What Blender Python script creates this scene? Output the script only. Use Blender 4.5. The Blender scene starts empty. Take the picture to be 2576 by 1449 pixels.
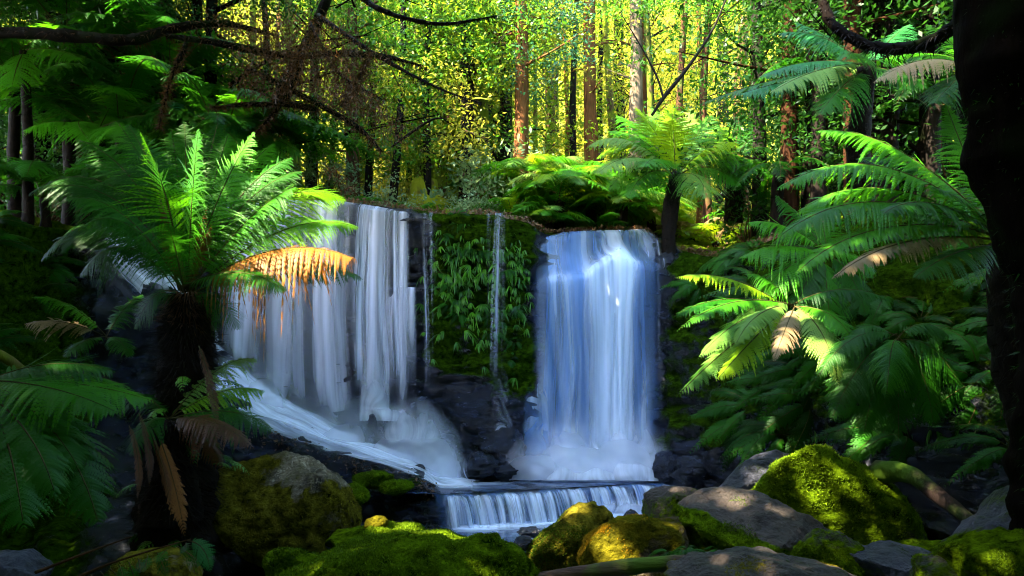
import bpy, math, random
import numpy as np
from mathutils import Vector

# ------------------------------------------------------------------ camera, sky, sun, exposure
SC = bpy.context.scene
HAZE = 0
COL = SC.collection
F = 1900.0; CX = 1288.0; HY = 1020.0; W = 2576.0       # focal length and horizon of the photograph, in its 2576-wide view
cam = bpy.data.cameras.new("camera"); camo = bpy.data.objects.new("camera", cam); COL.objects.link(camo)
cam.sensor_width = 36.0; cam.lens = 36.0 * F / W; cam.shift_y = (HY - 724.5) / W
cam.clip_start = 0.05; cam.clip_end = 2000
camo.location = (0, 0, 0); camo.rotation_euler = (math.pi / 2, 0, 0)
SC.camera = camo

TOSUN = np.array([-0.60, -0.28, 0.75]); TOSUN /= np.linalg.norm(TOSUN)
elev = math.asin(TOSUN[2]); azim = math.atan2(TOSUN[0], TOSUN[1])
wd = bpy.data.worlds.new("World"); SC.world = wd; wd.use_nodes = True
wn = wd.node_tree.nodes; wl = wd.node_tree.links; wn.clear()
sky = wn.new("ShaderNodeTexSky"); sky.sky_type = 'NISHITA'; sky.sun_disc = False
sky.sun_elevation = elev; sky.sun_rotation = azim
bg = wn.new("ShaderNodeBackground"); bg.inputs[1].default_value = 0.15
wo = wn.new("ShaderNodeOutputWorld"); wl.new(sky.outputs[0], bg.inputs[0]); wl.new(bg.outputs[0], wo.inputs[0])
sl = bpy.data.lights.new("sun", 'SUN'); sl.energy = 3.3; sl.angle = math.radians(0.5); sl.color = (1.0, 0.88, 0.66)
so = bpy.data.objects.new("sun", sl); COL.objects.link(so); so.location = (-20, 10, 40)
so.rotation_euler = Vector(TOSUN).to_track_quat('Z', 'Y').to_euler()
SC.view_settings.view_transform = 'Standard'; SC.view_settings.look = 'None'
SC.view_settings.gamma = 1.0; SC.view_settings.exposure = 4.4
SC.cycles.max_bounces = 5; SC.cycles.diffuse_bounces = 3; SC.cycles.glossy_bounces = 2
SC.cycles.transmission_bounces = 3; SC.cycles.transparent_max_bounces = 16
SC.cycles.pixel_filter_type = 'BLACKMAN_HARRIS'; SC.cycles.filter_width = 1.05
SC.cycles.use_denoising = True; SC.cycles.sample_clamp_indirect = 4.0
try: SC.cycles.denoiser = 'OPENIMAGEDENOISE'
except Exception: pass

# ------------------------------------------------------------------ helpers
def P(px, py, d):
    return np.array([(px - CX) / F * d, d, (HY - py) / F * d])
def nrm(v):
    v = np.asarray(v, float); n = np.linalg.norm(v, axis=-1, keepdims=True); return v / np.maximum(n, 1e-9)
_R = np.random.RandomState(7).rand(4096)
def _h(i, j, k):
    return _R[(i * 73 + j * 1571 + k * 2903 + (i ^ j) * 7 + (j ^ k) * 13) & 4095]
def vnoise(p):
    p = np.asarray(p, float); i = np.floor(p).astype(np.int64); f = p - i; f = f * f * (3 - 2 * f)
    r = 0
    for a in (0, 1):
        wa = f[..., 0] if a else 1 - f[..., 0]
        for b in (0, 1):
            wb = f[..., 1] if b else 1 - f[..., 1]
            for c in (0, 1):
                wc = f[..., 2] if c else 1 - f[..., 2]
                r = r + wa * wb * wc * _h(i[..., 0] + a, i[..., 1] + b, i[..., 2] + c)
    return r * 2 - 1
def fbm(p, oct=4, gain=0.5):
    p = np.asarray(p, float); s = 0; a = 1; t = 0
    for o in range(oct):
        s = s + a * vnoise(p * 2 ** o + 17.3 * o); t += a; a *= gain
    return s / t
def ss(a, b, x):
    t = np.clip((np.asarray(x, float) - a) / (b - a), 0, 1); return t * t * (3 - 2 * t)

def mesh(name, V, Fs, mats=(), midx=None, smooth=False, attrs=None):
    """Fs: list of (m,k) int arrays"""
    V = np.asarray(V, np.float32); Fs = [np.asarray(f, np.int32) for f in Fs if len(f)]
    me = bpy.data.meshes.new(name)
    nl = sum(f.size for f in Fs); nf = sum(len(f) for f in Fs)
    me.vertices.add(len(V)); me.vertices.foreach_set("co", V.ravel())
    me.loops.add(nl); me.loops.foreach_set("vertex_index", np.concatenate([f.ravel() for f in Fs]))
    me.polygons.add(nf)
    tot = np.concatenate([np.full(len(f), f.shape[1], np.int32) for f in Fs])
    st = np.concatenate([[0], np.cumsum(tot)[:-1]]).astype(np.int32)
    me.polygons.foreach_set("loop_start", st); me.polygons.foreach_set("loop_total", tot)
    if midx is not None: me.polygons.foreach_set("material_index", np.asarray(midx, np.int32))
    if smooth: me.polygons.foreach_set("use_smooth", np.ones(nf, bool))
    for m in mats: me.materials.append(m)
    for k, a in (attrs or {}).items():
        a = np.asarray(a, np.float32)
        if a.ndim == 1: at = me.attributes.new(k, 'FLOAT', 'POINT'); at.data.foreach_set("value", a)
        else: at = me.attributes.new(k, 'FLOAT_VECTOR', 'POINT'); at.data.foreach_set("vector", a.ravel())
    me.update(calc_edges=True); me.validate()
    return me
def link(name, me, parent=None, loc=None):
    o = bpy.data.objects.new(name, me); COL.objects.link(o)
    if parent is not None: o.parent = parent
    if loc is not None: o.location = [float(c) for c in loc]
    return o
def tag(o, label=None, cat=None, group=None, kind=None):
    if label: o["label"] = label
    if cat: o["category"] = cat
    if group: o["group"] = group
    if kind: o["kind"] = kind
    return o
def empty(name, loc, label, cat, group=None, rz=0.0, sc=1.0):
    o = bpy.data.objects.new(name, None); COL.objects.link(o); o.empty_display_size = 0.2
    o.location = [float(c) for c in loc]; o.rotation_euler = (0, 0, rz); o.scale = (sc, sc, sc)
    return tag(o, label, cat, group)
def copy_tree(o, parent=None, kids=None):
    c = o.copy(); COL.objects.link(c)
    if parent is not None: c.parent = parent
    for ch in (kids if kids is not None else list(o.children)): copy_tree(ch, c)
    return c
def grid_faces(nr, nc, close=False):
    i = np.arange(nr - 1)[:, None]; j = np.arange(nc if close else nc - 1)[None, :]; j2 = (j + 1) % nc
    a = i * nc + j; b = i * nc + j2; c = (i + 1) * nc + j2; d = (i + 1) * nc + j
    return np.stack([a, b, c, d], -1).reshape(-1, 4)
def spline(pts, n):
    pts = np.asarray(pts, float); m = len(pts)
    if m == 2: t = np.linspace(0, 1, n)[:, None]; return pts[0] * (1 - t) + pts[1] * t
    q = np.vstack([2 * pts[0] - pts[1], pts, 2 * pts[-1] - pts[-2]])
    u = np.linspace(0, m - 1 - 1e-6, n); k = u.astype(int); t = (u - k)[:, None]
    p0, p1, p2, p3 = q[k], q[k + 1], q[k + 2], q[k + 3]
    return 0.5 * (2 * p1 + (p2 - p0) * t + (2 * p0 - 5 * p1 + 4 * p2 - p3) * t ** 2 + (3 * p1 - p0 - 3 * p2 + p3) * t ** 3)
def tube(pts, rad, n=24, seg=8, rough=0.0, fr=3.0, seed=0):
    C = spline(pts, n); r = np.interp(np.linspace(0, 1, n), np.linspace(0, 1, len(rad)), rad)
    T = nrm(np.gradient(C, axis=0))
    ref = np.array([0, 0, 1.0]) if abs(T[:, 2]).mean() < 0.8 else np.array([0.2, 1.0, 0])
    A = nrm(np.cross(T, ref)); B = np.cross(T, A)
    th = np.linspace(0, 2 * np.pi, seg, endpoint=False)
    D = A[:, None] * np.cos(th)[None, :, None] + B[:, None] * np.sin(th)[None, :, None]
    V = C[:, None] + D * r[:, None, None]
    if rough: V = V + D * (r[:, None] * rough * fbm(V * fr + seed * 3.1, 4))[..., None]
    V = V.reshape(-1, 3); Fq = grid_faces(n, seg, True)
    # close ends
    V = np.vstack([V, C[:1], C[-1:]]); a = len(V) - 2; b = len(V) - 1
    j = np.arange(seg); j2 = (j + 1) % seg
    t1 = np.stack([np.full(seg, a), j2, j], 1); t2 = np.stack([np.full(seg, b), (n - 1) * seg + j, (n - 1) * seg + j2], 1)
    return V, Fq, np.vstack([t1, t2])
class Acc:
    def __init__(s): s.V = []; s.Q = []; s.T = []; s.n = 0
    def add(s, V, Q=None, T=None):
        if Q is not None and len(Q): s.Q.append(np.asarray(Q) + s.n)
        if T is not None and len(T): s.T.append(np.asarray(T) + s.n)
        s.V.append(np.asarray(V, float)); s.n += len(V)
    def build(s, name, mat, parent=None, smooth=False, loc=None):
        V = np.vstack(s.V); fs = []
        if s.Q: fs.append(np.vstack(s.Q))
        if s.T: fs.append(np.vstack(s.T))
        return link(name, mesh(name, V, fs, [mat] if mat else [], smooth=smooth), parent, loc)

# ------------------------------------------------------------------ materials
def newmat(name):
    m = bpy.data.materials.new(name); m.use_nodes = True; m.node_tree.nodes.clear()
    nt = m.node_tree
    def N(t, **kw):
        n = nt.nodes.new(t)
        for k, v in kw.items():
            if k.startswith("i_"):
                key = k[2:]; key = int(key) if key.isdigit() else key
                if hasattr(v, "is_linked") or isinstance(v, bpy.types.NodeSocket): nt.links.new(v, n.inputs[key])
                else: n.inputs[key].default_value = v
            else: setattr(n, k, v)
        return n
    return m, nt, N
def c4(c): return (c[0], c[1], c[2], 1)
def ramp(N, fac, stops):
    r = N("ShaderNodeValToRGB", i_0=fac); e = r.color_ramp.elements
    while len(e) < len(stops): e.new(0.5)
    for x, (p, c) in zip(e, stops): x.position = p; x.color = c4(c) if len(c) == 3 else c
    return r.outputs[0]
def mix(N, f, a, b):
    n = N("ShaderNodeMix", data_type='RGBA')
    for i, v in ((0, f), (6, a), (7, b)):
        if isinstance(v, bpy.types.NodeSocket): n.id_data.links.new(v, n.inputs[i])
        else: n.inputs[i].default_value = v if i == 0 else c4(v)
    return n.outputs[2]
def math_(N, op, a, b=0.0, c=None, clamp=False):
    n = N("ShaderNodeMath", operation=op, use_clamp=clamp)
    for i, v in enumerate((a, b) if c is None else (a, b, c)):
        if isinstance(v, bpy.types.NodeSocket): n.id_data.links.new(v, n.inputs[i])
        else: n.inputs[i].default_value = v
    return n.outputs[0]

def leafmat(name, a, b, trans=0.4, tcol=None, rough=0.45, spec=0.25, island=False, nscale=2.0):
    m, nt, N = newmat(name)
    geo = N("ShaderNodeNewGeometry"); oi = N("ShaderNodeObjectInfo")
    no = N("ShaderNodeTexNoise", i_Scale=nscale, i_Detail=2.0); nt.links.new(geo.outputs["Position"], no.inputs["Vector"])
    f = math_(N, 'MULTIPLY_ADD', no.outputs[0], 1.2, math_(N, 'MULTIPLY_ADD', oi.outputs["Random"], 0.7, -0.5))
    if island: f = math_(N, 'ADD', f, math_(N, 'MULTIPLY_ADD', geo.outputs["Random Per Island"], 0.8, -0.4))
    f = math_(N, 'ADD', f, 0.0, clamp=True)
    col = mix(N, f, a, b)
    p = N("ShaderNodeBsdfPrincipled", i_Roughness=rough); nt.links.new(col, p.inputs["Base Color"])
    p.inputs["Specular IOR Level"].default_value = spec
    t = N("ShaderNodeBsdfTranslucent")
    tc = tcol or tuple(min(1, 1.5 * y) for y in b)
    nt.links.new(mix(N, 0.6, col, tc) if True else col, t.inputs[0])
    nt.links.new(mix(N, 0.65, col, tc), t.inputs[0])
    ms = N("ShaderNodeMixShader", i_0=trans); nt.links.new(p.outputs[0], ms.inputs[1]); nt.links.new(t.outputs[0], ms.inputs[2])
    o = N("ShaderNodeOutputMaterial"); nt.links.new(ms.outputs[0], o.inputs[0])
    return m
def barkmat(name, a, b, moss=None, mossamt=0.5, vs=(9, 9, 1.5), spec=.12):
    m, nt, N = newmat(name)
    tc = N("ShaderNodeTexCoord"); mp = N("ShaderNodeMapping"); nt.links.new(tc.outputs["Object"], mp.inputs[0]); mp.inputs["Scale"].default_value = vs
    n1 = N("ShaderNodeTexNoise", i_Scale=1.6, i_Detail=6.0, i_Roughness=0.65); nt.links.new(mp.outputs[0], n1.inputs["Vector"])
    col = ramp(N, n1.outputs[0], [(0.3, a), (0.7, b)])
    if moss:
        n2 = N("ShaderNodeTexNoise", i_Scale=2.2, i_Detail=5.0); nt.links.new(tc.outputs["Object"], n2.inputs["Vector"])
        g = ramp(N, n2.outputs[0], [(0.62 - 0.3 * mossamt, (0, 0, 0)), (0.75 - 0.3 * mossamt, (1, 1, 1))])
        col = mix(N, g, col, moss)
    p = N("ShaderNodeBsdfPrincipled", i_Roughness=0.85); nt.links.new(col, p.inputs["Base Color"]); p.inputs["Specular IOR Level"].default_value = spec
    bp = N("ShaderNodeBump", i_Strength=0.9, i_Distance=0.03); nt.links.new(n1.outputs[0], bp.inputs["Height"]); nt.links.new(bp.outputs[0], p.inputs["Normal"])
    o = N("ShaderNodeOutputMaterial"); nt.links.new(p.outputs[0], o.inputs[0])
    return m
def rockmat(name, a, b, moss=((0.02, 0.05, 0.004), (0.09, 0.14, 0.01)), rough=(0.25, 0.6), attr=True, up=0.5, bias=0.0, scale=1.0, strata=0.0, spec=0.5, lichen=None):
    """stone with moss: the 'moss' attribute (0..1) plus noise and upward normal decide where it grows"""
    m, nt, N = newmat(name)
    geo = N("ShaderNodeNewGeometry"); pos = geo.outputs["Position"]
    mp = N("ShaderNodeMapping"); nt.links.new(pos, mp.inputs[0]); mp.inputs["Scale"].default_value = (scale, scale, scale * (1 + strata * 4))
    n1 = N("ShaderNodeTexNoise", i_Scale=3.0, i_Detail=9.0, i_Roughness=0.62); nt.links.new(mp.outputs[0], n1.inputs["Vector"])
    n3 = N("ShaderNodeTexNoise", i_Scale=26.0, i_Detail=5.0, i_Roughness=0.7); nt.links.new(pos, n3.inputs["Vector"])
    n2 = N("ShaderNodeTexNoise", i_Scale=1.7, i_Detail=6.0, i_Roughness=0.6); nt.links.new(pos, n2.inputs["Vector"])
    col = ramp(N, n1.outputs[0], [(0.36, a), (0.62, b)])
    col = mix(N, math_(N, 'MULTIPLY', n3.outputs[0], 0.45), col, tuple(0.35 * x for x in a))
    if lichen:
        g = ramp(N, n3.outputs[0], [(0.52, (0, 0, 0)), (0.6, (1, 1, 1))])
        col = mix(N, math_(N, 'MULTIPLY', g, 0.6), col, lichen)
    sx = N("ShaderNodeSeparateXYZ"); nt.links.new(geo.outputs["Normal"], sx.inputs[0])
    at = N("ShaderNodeAttribute", attribute_name="moss")
    f = math_(N, 'MULTIPLY_ADD', n2.outputs[0], 2.8, -1.85 + bias)
    f = math_(N, 'MULTIPLY_ADD', n3.outputs[0], 0.9, f)
    f = math_(N, 'MULTIPLY_ADD', sx.outputs[2], up, f)
    if attr: f = math_(N, 'MULTIPLY_ADD', at.outputs["Fac"], 1.6, math_(N, 'ADD', f, -0.8))
    f = math_(N, 'MULTIPLY_ADD', f, 3.0, 0.5, clamp=True)
    n4 = N("ShaderNodeTexNoise", i_Scale=9.0, i_Detail=7.0, i_Roughness=0.7); nt.links.new(pos, n4.inputs["Vector"])
    mc = ramp(N, n4.outputs[0], [(0.35, moss[0]), (0.66, moss[1])])
    colf = mix(N, f, col, mc)
    p = N("ShaderNodeBsdfPrincipled"); nt.links.new(colf, p.inputs["Base Color"])
    r = math_(N, 'MULTIPLY_ADD', n1.outputs[0], rough[1] - rough[0], rough[0])
    r = math_(N, 'MAXIMUM', r, math_(N, 'MULTIPLY', f, 0.9)); nt.links.new(r, p.inputs["Roughness"])
    nt.links.new(math_(N, 'MULTIPLY', math_(N, 'SUBTRACT', 1.0, f), spec), p.inputs["Specular IOR Level"])
    h = math_(N, 'ADD', math_(N, 'MULTIPLY', n1.outputs[0], 1.0), math_(N, 'MULTIPLY', n3.outputs[0], 0.35))
    h = math_(N, 'ADD', h, math_(N, 'MULTIPLY', math_(N, 'MULTIPLY', n4.outputs[0], f), 0.5))
    bp = N("ShaderNodeBump", i_Strength=1.0, i_Distance=0.2); nt.links.new(h, bp.inputs["Height"]); nt.links.new(bp.outputs[0], p.inputs["Normal"])
    o = N("ShaderNodeOutputMaterial"); nt.links.new(p.outputs[0], o.inputs[0])
    return m
def watermat(name, col, su=5.0, sv=0.2, fine=22.0, lo=0.3, hi=0.75, base=0.15, gain=1.0, soft=0.3):
    """falling water: streaks run along flow.y; 'dens' is how thick the sheet is"""
    m, nt, N = newmat(name)
    at = N("ShaderNodeAttribute", attribute_name="flow"); de = N("ShaderNodeAttribute", attribute_name="dens")
    def nz(a, b, det):
        mp = N("ShaderNodeMapping"); nt.links.new(at.outputs["Vector"], mp.inputs[0]); mp.inputs["Scale"].default_value = (a, b, 1)
        n = N("ShaderNodeTexNoise", i_Scale=1.0, i_Detail=det, i_Roughness=0.55); nt.links.new(mp.outputs[0], n.inputs["Vector"]); return n.outputs[0]
    a = nz(su, sv, 2.0); b = nz(fine, sv * 1.6, 3.0)
    s = math_(N, 'ADD', math_(N, 'MULTIPLY', a, 0.62), math_(N, 'MULTIPLY', b, 0.38))
    s = N("ShaderNodeMapRange", i_0=s, i_1=lo, i_2=hi, i_3=base, i_4=1.15); s.interpolation_type = 'SMOOTHSTEP'
    al = math_(N, 'MULTIPLY', math_(N, 'MULTIPLY', s.outputs[0], de.outputs["Fac"]), gain, clamp=True)
    p = N("ShaderNodeBsdfPrincipled", i_Roughness=0.5); p.inputs["Base Color"].default_value = c4(col); p.inputs["Specular IOR Level"].default_value = 0.3
    tl = N("ShaderNodeBsdfTranslucent"); tl.inputs[0].default_value = c4(col)
    bp = N("ShaderNodeBump", i_Strength=soft, i_Distance=0.05); nt.links.new(s.outputs[0], bp.inputs["Height"]); nt.links.new(bp.outputs[0], p.inputs["Normal"])
    m1 = N("ShaderNodeMixShader", i_0=0.3); nt.links.new(p.outputs[0], m1.inputs[1]); nt.links.new(tl.outputs[0], m1.inputs[2])
    tr = N("ShaderNodeBsdfTransparent")
    m2 = N("ShaderNodeMixShader", i_0=al); nt.links.new(tr.outputs[0], m2.inputs[1]); nt.links.new(m1.outputs[0], m2.inputs[2])
    o = N("ShaderNodeOutputMaterial"); nt.links.new(m2.outputs[0], o.inputs[0])
    return m
def poolmat(name):
    m, nt, N = newmat(name)
    geo = N("ShaderNodeNewGeometry"); at = N("ShaderNodeAttribute", attribute_name="foam")
    mp = N("ShaderNodeMapping"); nt.links.new(geo.outputs["Position"], mp.inputs[0]); mp.inputs["Scale"].default_value = (1.2, 5, 1)
    n = N("ShaderNodeTexNoise", i_Scale=2.0, i_Detail=4.0); nt.links.new(mp.outputs[0], n.inputs["Vector"])
    f = math_(N, 'MULTIPLY', at.outputs["Fac"], math_(N, 'MULTIPLY_ADD', n.outputs[0], 1.6, 0.1), clamp=True)
    col = mix(N, f, (0.012, 0.035, 0.09), (0.72, 0.8, 0.95))
    p = N("ShaderNodeBsdfPrincipled"); nt.links.new(col, p.inputs["Base Color"])
    nt.links.new(math_(N, 'MULTIPLY_ADD', f, 0.5, 0.16), p.inputs["Roughness"])
    bp = N("ShaderNodeBump", i_Strength=0.25, i_Distance=0.05); nt.links.new(n.outputs[0], bp.inputs["Height"]); nt.links.new(bp.outputs[0], p.inputs["Normal"])
    o = N("ShaderNodeOutputMaterial"); nt.links.new(p.outputs[0], o.inputs[0])
    return m

M = {}
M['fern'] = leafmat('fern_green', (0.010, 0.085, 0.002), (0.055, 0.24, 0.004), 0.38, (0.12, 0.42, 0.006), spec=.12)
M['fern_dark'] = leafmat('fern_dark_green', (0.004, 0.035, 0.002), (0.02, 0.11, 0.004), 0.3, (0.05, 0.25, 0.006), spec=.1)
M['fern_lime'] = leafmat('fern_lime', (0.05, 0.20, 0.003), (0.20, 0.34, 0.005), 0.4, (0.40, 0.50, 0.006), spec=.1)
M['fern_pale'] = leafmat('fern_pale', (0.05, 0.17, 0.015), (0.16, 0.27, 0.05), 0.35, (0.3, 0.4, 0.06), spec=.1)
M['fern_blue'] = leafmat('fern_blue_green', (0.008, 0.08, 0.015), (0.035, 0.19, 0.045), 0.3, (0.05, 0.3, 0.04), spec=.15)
M['fern_straw'] = leafmat('fern_straw', (0.14, 0.10, 0.045), (0.32, 0.23, 0.12), 0.3, (0.45, 0.3, 0.12), spec=.1)
M['fern_brown'] = leafmat('fern_dead_brown', (0.14, 0.05, 0.012), (0.42, 0.19, 0.05), 0.35, (0.7, 0.3, 0.06))
M['fern_rust'] = leafmat('fern_dead_rust', (0.02, 0.008, 0.002), (0.12, 0.045, 0.010), 0.3, (0.25, 0.09, 0.02))
M['fern_gold'] = leafmat('fern_dead_gold', (0.12, 0.035, 0.004), (0.42, 0.17, 0.025), 0.35, (0.5, 0.21, 0.025), spec=.08)
M['stem'] = barkmat('frond_stem', (0.02, 0.02, 0.006), (0.08, 0.06, 0.015))
M['fernbark'] = barkmat('fern_trunk_fibre', (0.001, 0.0007, 0.0004), (0.011, 0.006, 0.003), None, vs=(12, 12, 8))
M['strap'] = leafmat('strap_leaf', (0.004, 0.05, 0.002), (0.10, 0.30, 0.012), 0.25, (0.1, 0.35, 0.02), rough=0.4, spec=0.3)
M['bark_dark'] = barkmat('bark_dark', (0.003, 0.0025, 0.002), (0.016, 0.011, 0.007), (0.010, 0.016, 0.002), 0.3)
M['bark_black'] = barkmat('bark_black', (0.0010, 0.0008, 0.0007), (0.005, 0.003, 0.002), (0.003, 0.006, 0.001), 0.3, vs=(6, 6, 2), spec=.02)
M['bark_brown'] = barkmat('bark_brown', (0.025, 0.012, 0.005), (0.10, 0.045, 0.018), (0.06, 0.08, 0.012), 0.25)
M['bark_rust'] = barkmat('bark_rust', (0.008, 0.003, 0.0015), (0.045, 0.017, 0.006), None, spec=.05)
M['bark_orange'] = barkmat('bark_orange', (0.05, 0.018, 0.005), (0.20, 0.075, 0.02), (0.08, 0.08, 0.01), 0.15)
M['bark_pale'] = barkmat('bark_pale', (0.07, 0.05, 0.03), (0.24, 0.17, 0.10), None)
M['bark_moss'] = barkmat('bark_mossy', (0.04, 0.03, 0.012), (0.16, 0.1, 0.04), (0.16, 0.2, 0.012), 0.75)
M['leaf_green'] = leafmat('leaves_green', (0.012, 0.07, 0.006), (0.07, 0.22, 0.012), 0.4, (0.14, 0.36, 0.015), island=True)
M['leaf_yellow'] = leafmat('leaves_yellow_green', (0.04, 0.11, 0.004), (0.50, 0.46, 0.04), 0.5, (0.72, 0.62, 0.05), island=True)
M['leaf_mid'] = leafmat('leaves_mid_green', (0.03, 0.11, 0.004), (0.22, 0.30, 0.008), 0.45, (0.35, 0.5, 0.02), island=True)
M['leaf_grey'] = leafmat('leaves_grey_green', (0.06, 0.14, 0.05), (0.26, 0.36, 0.18), 0.3, (0.3, 0.4, 0.15), island=True)
M['leaf_teal'] = leafmat('leaves_blue_green', (0.012, 0.07, 0.03), (0.05, 0.17, 0.08), 0.3, (0.06, 0.22, 0.08), island=True)
M['leaf_painted_shade'] = leafmat('leaves_painted_shade', (0.003, 0.022, 0.002), (0.02, 0.075, 0.006), 0.3, (0.04, 0.14, 0.01), island=True, spec=.1)  # darker copy of the green leaves, with shade put into the colour
M['leaf_rust'] = leafmat('twigs_rust', (0.03, 0.014, 0.005), (0.13, 0.055, 0.018), 0.25, (0.2, 0.08, 0.02), island=True)
M['leaf_litter'] = leafmat('fallen_leaves', (0.05, 0.02, 0.007), (0.25, 0.12, 0.05), 0.15, (0.3, 0.2, 0.1), island=True)
M['moss'] = leafmat('moss_tufts', (0.006, 0.022, 0.001), (0.15, 0.25, 0.005), 0.3, (0.15, 0.25, 0.005), rough=0.8, spec=0.1, island=True, nscale=5)
M['moss_olive'] = leafmat('moss_olive', (0.025, 0.022, 0.002), (0.34, 0.28, 0.015), 0.25, (0.2, 0.2, 0.01), rough=0.8, spec=0.1, island=True, nscale=5)
M['moss_painted_sun'] = leafmat('moss_painted_sunlight', (0.25, 0.13, 0.006), (0.60, 0.36, 0.015), 0.3, (0.7, 0.4, 0.01), rough=0.8, spec=0.1, island=True, nscale=5)  # moss tufts with golden sunlight put into their colour
M['cliff'] = rockmat('wet_cliff_rock', (0.0015, 0.0022, 0.005), (0.010, 0.017, 0.042), moss=((0.002, 0.007, 0.001), (0.038, 0.085, 0.003)), rough=(0.05, 0.4), strata=0.5, up=0.25, spec=.5)  # blue of the reflected sky is put into the wet rock's base colour
M['soil'] = rockmat('forest_floor', (0.02, 0.012, 0.006), (0.09, 0.05, 0.02), moss=((0.03, 0.07, 0.004), (0.16, 0.22, 0.012)), rough=(0.8, 0.95), attr=False, up=0.6, bias=0.05, scale=1.5, spec=0.1)
M['mud'] = rockmat('stream_mud', (0.002, 0.002, 0.002), (0.012, 0.010, 0.008), attr=False, bias=-2, rough=(.3, .6), spec=.3)
M['hill'] = rockmat('far_slope_cover', (0.03, 0.04, 0.004), (0.12, 0.12, 0.01), moss=((0.02, 0.05, 0.003), (0.20, 0.19, 0.01)), rough=(0.9, 0.95), attr=False, up=0.2, bias=0.3, scale=1.0, spec=0.05)

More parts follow.
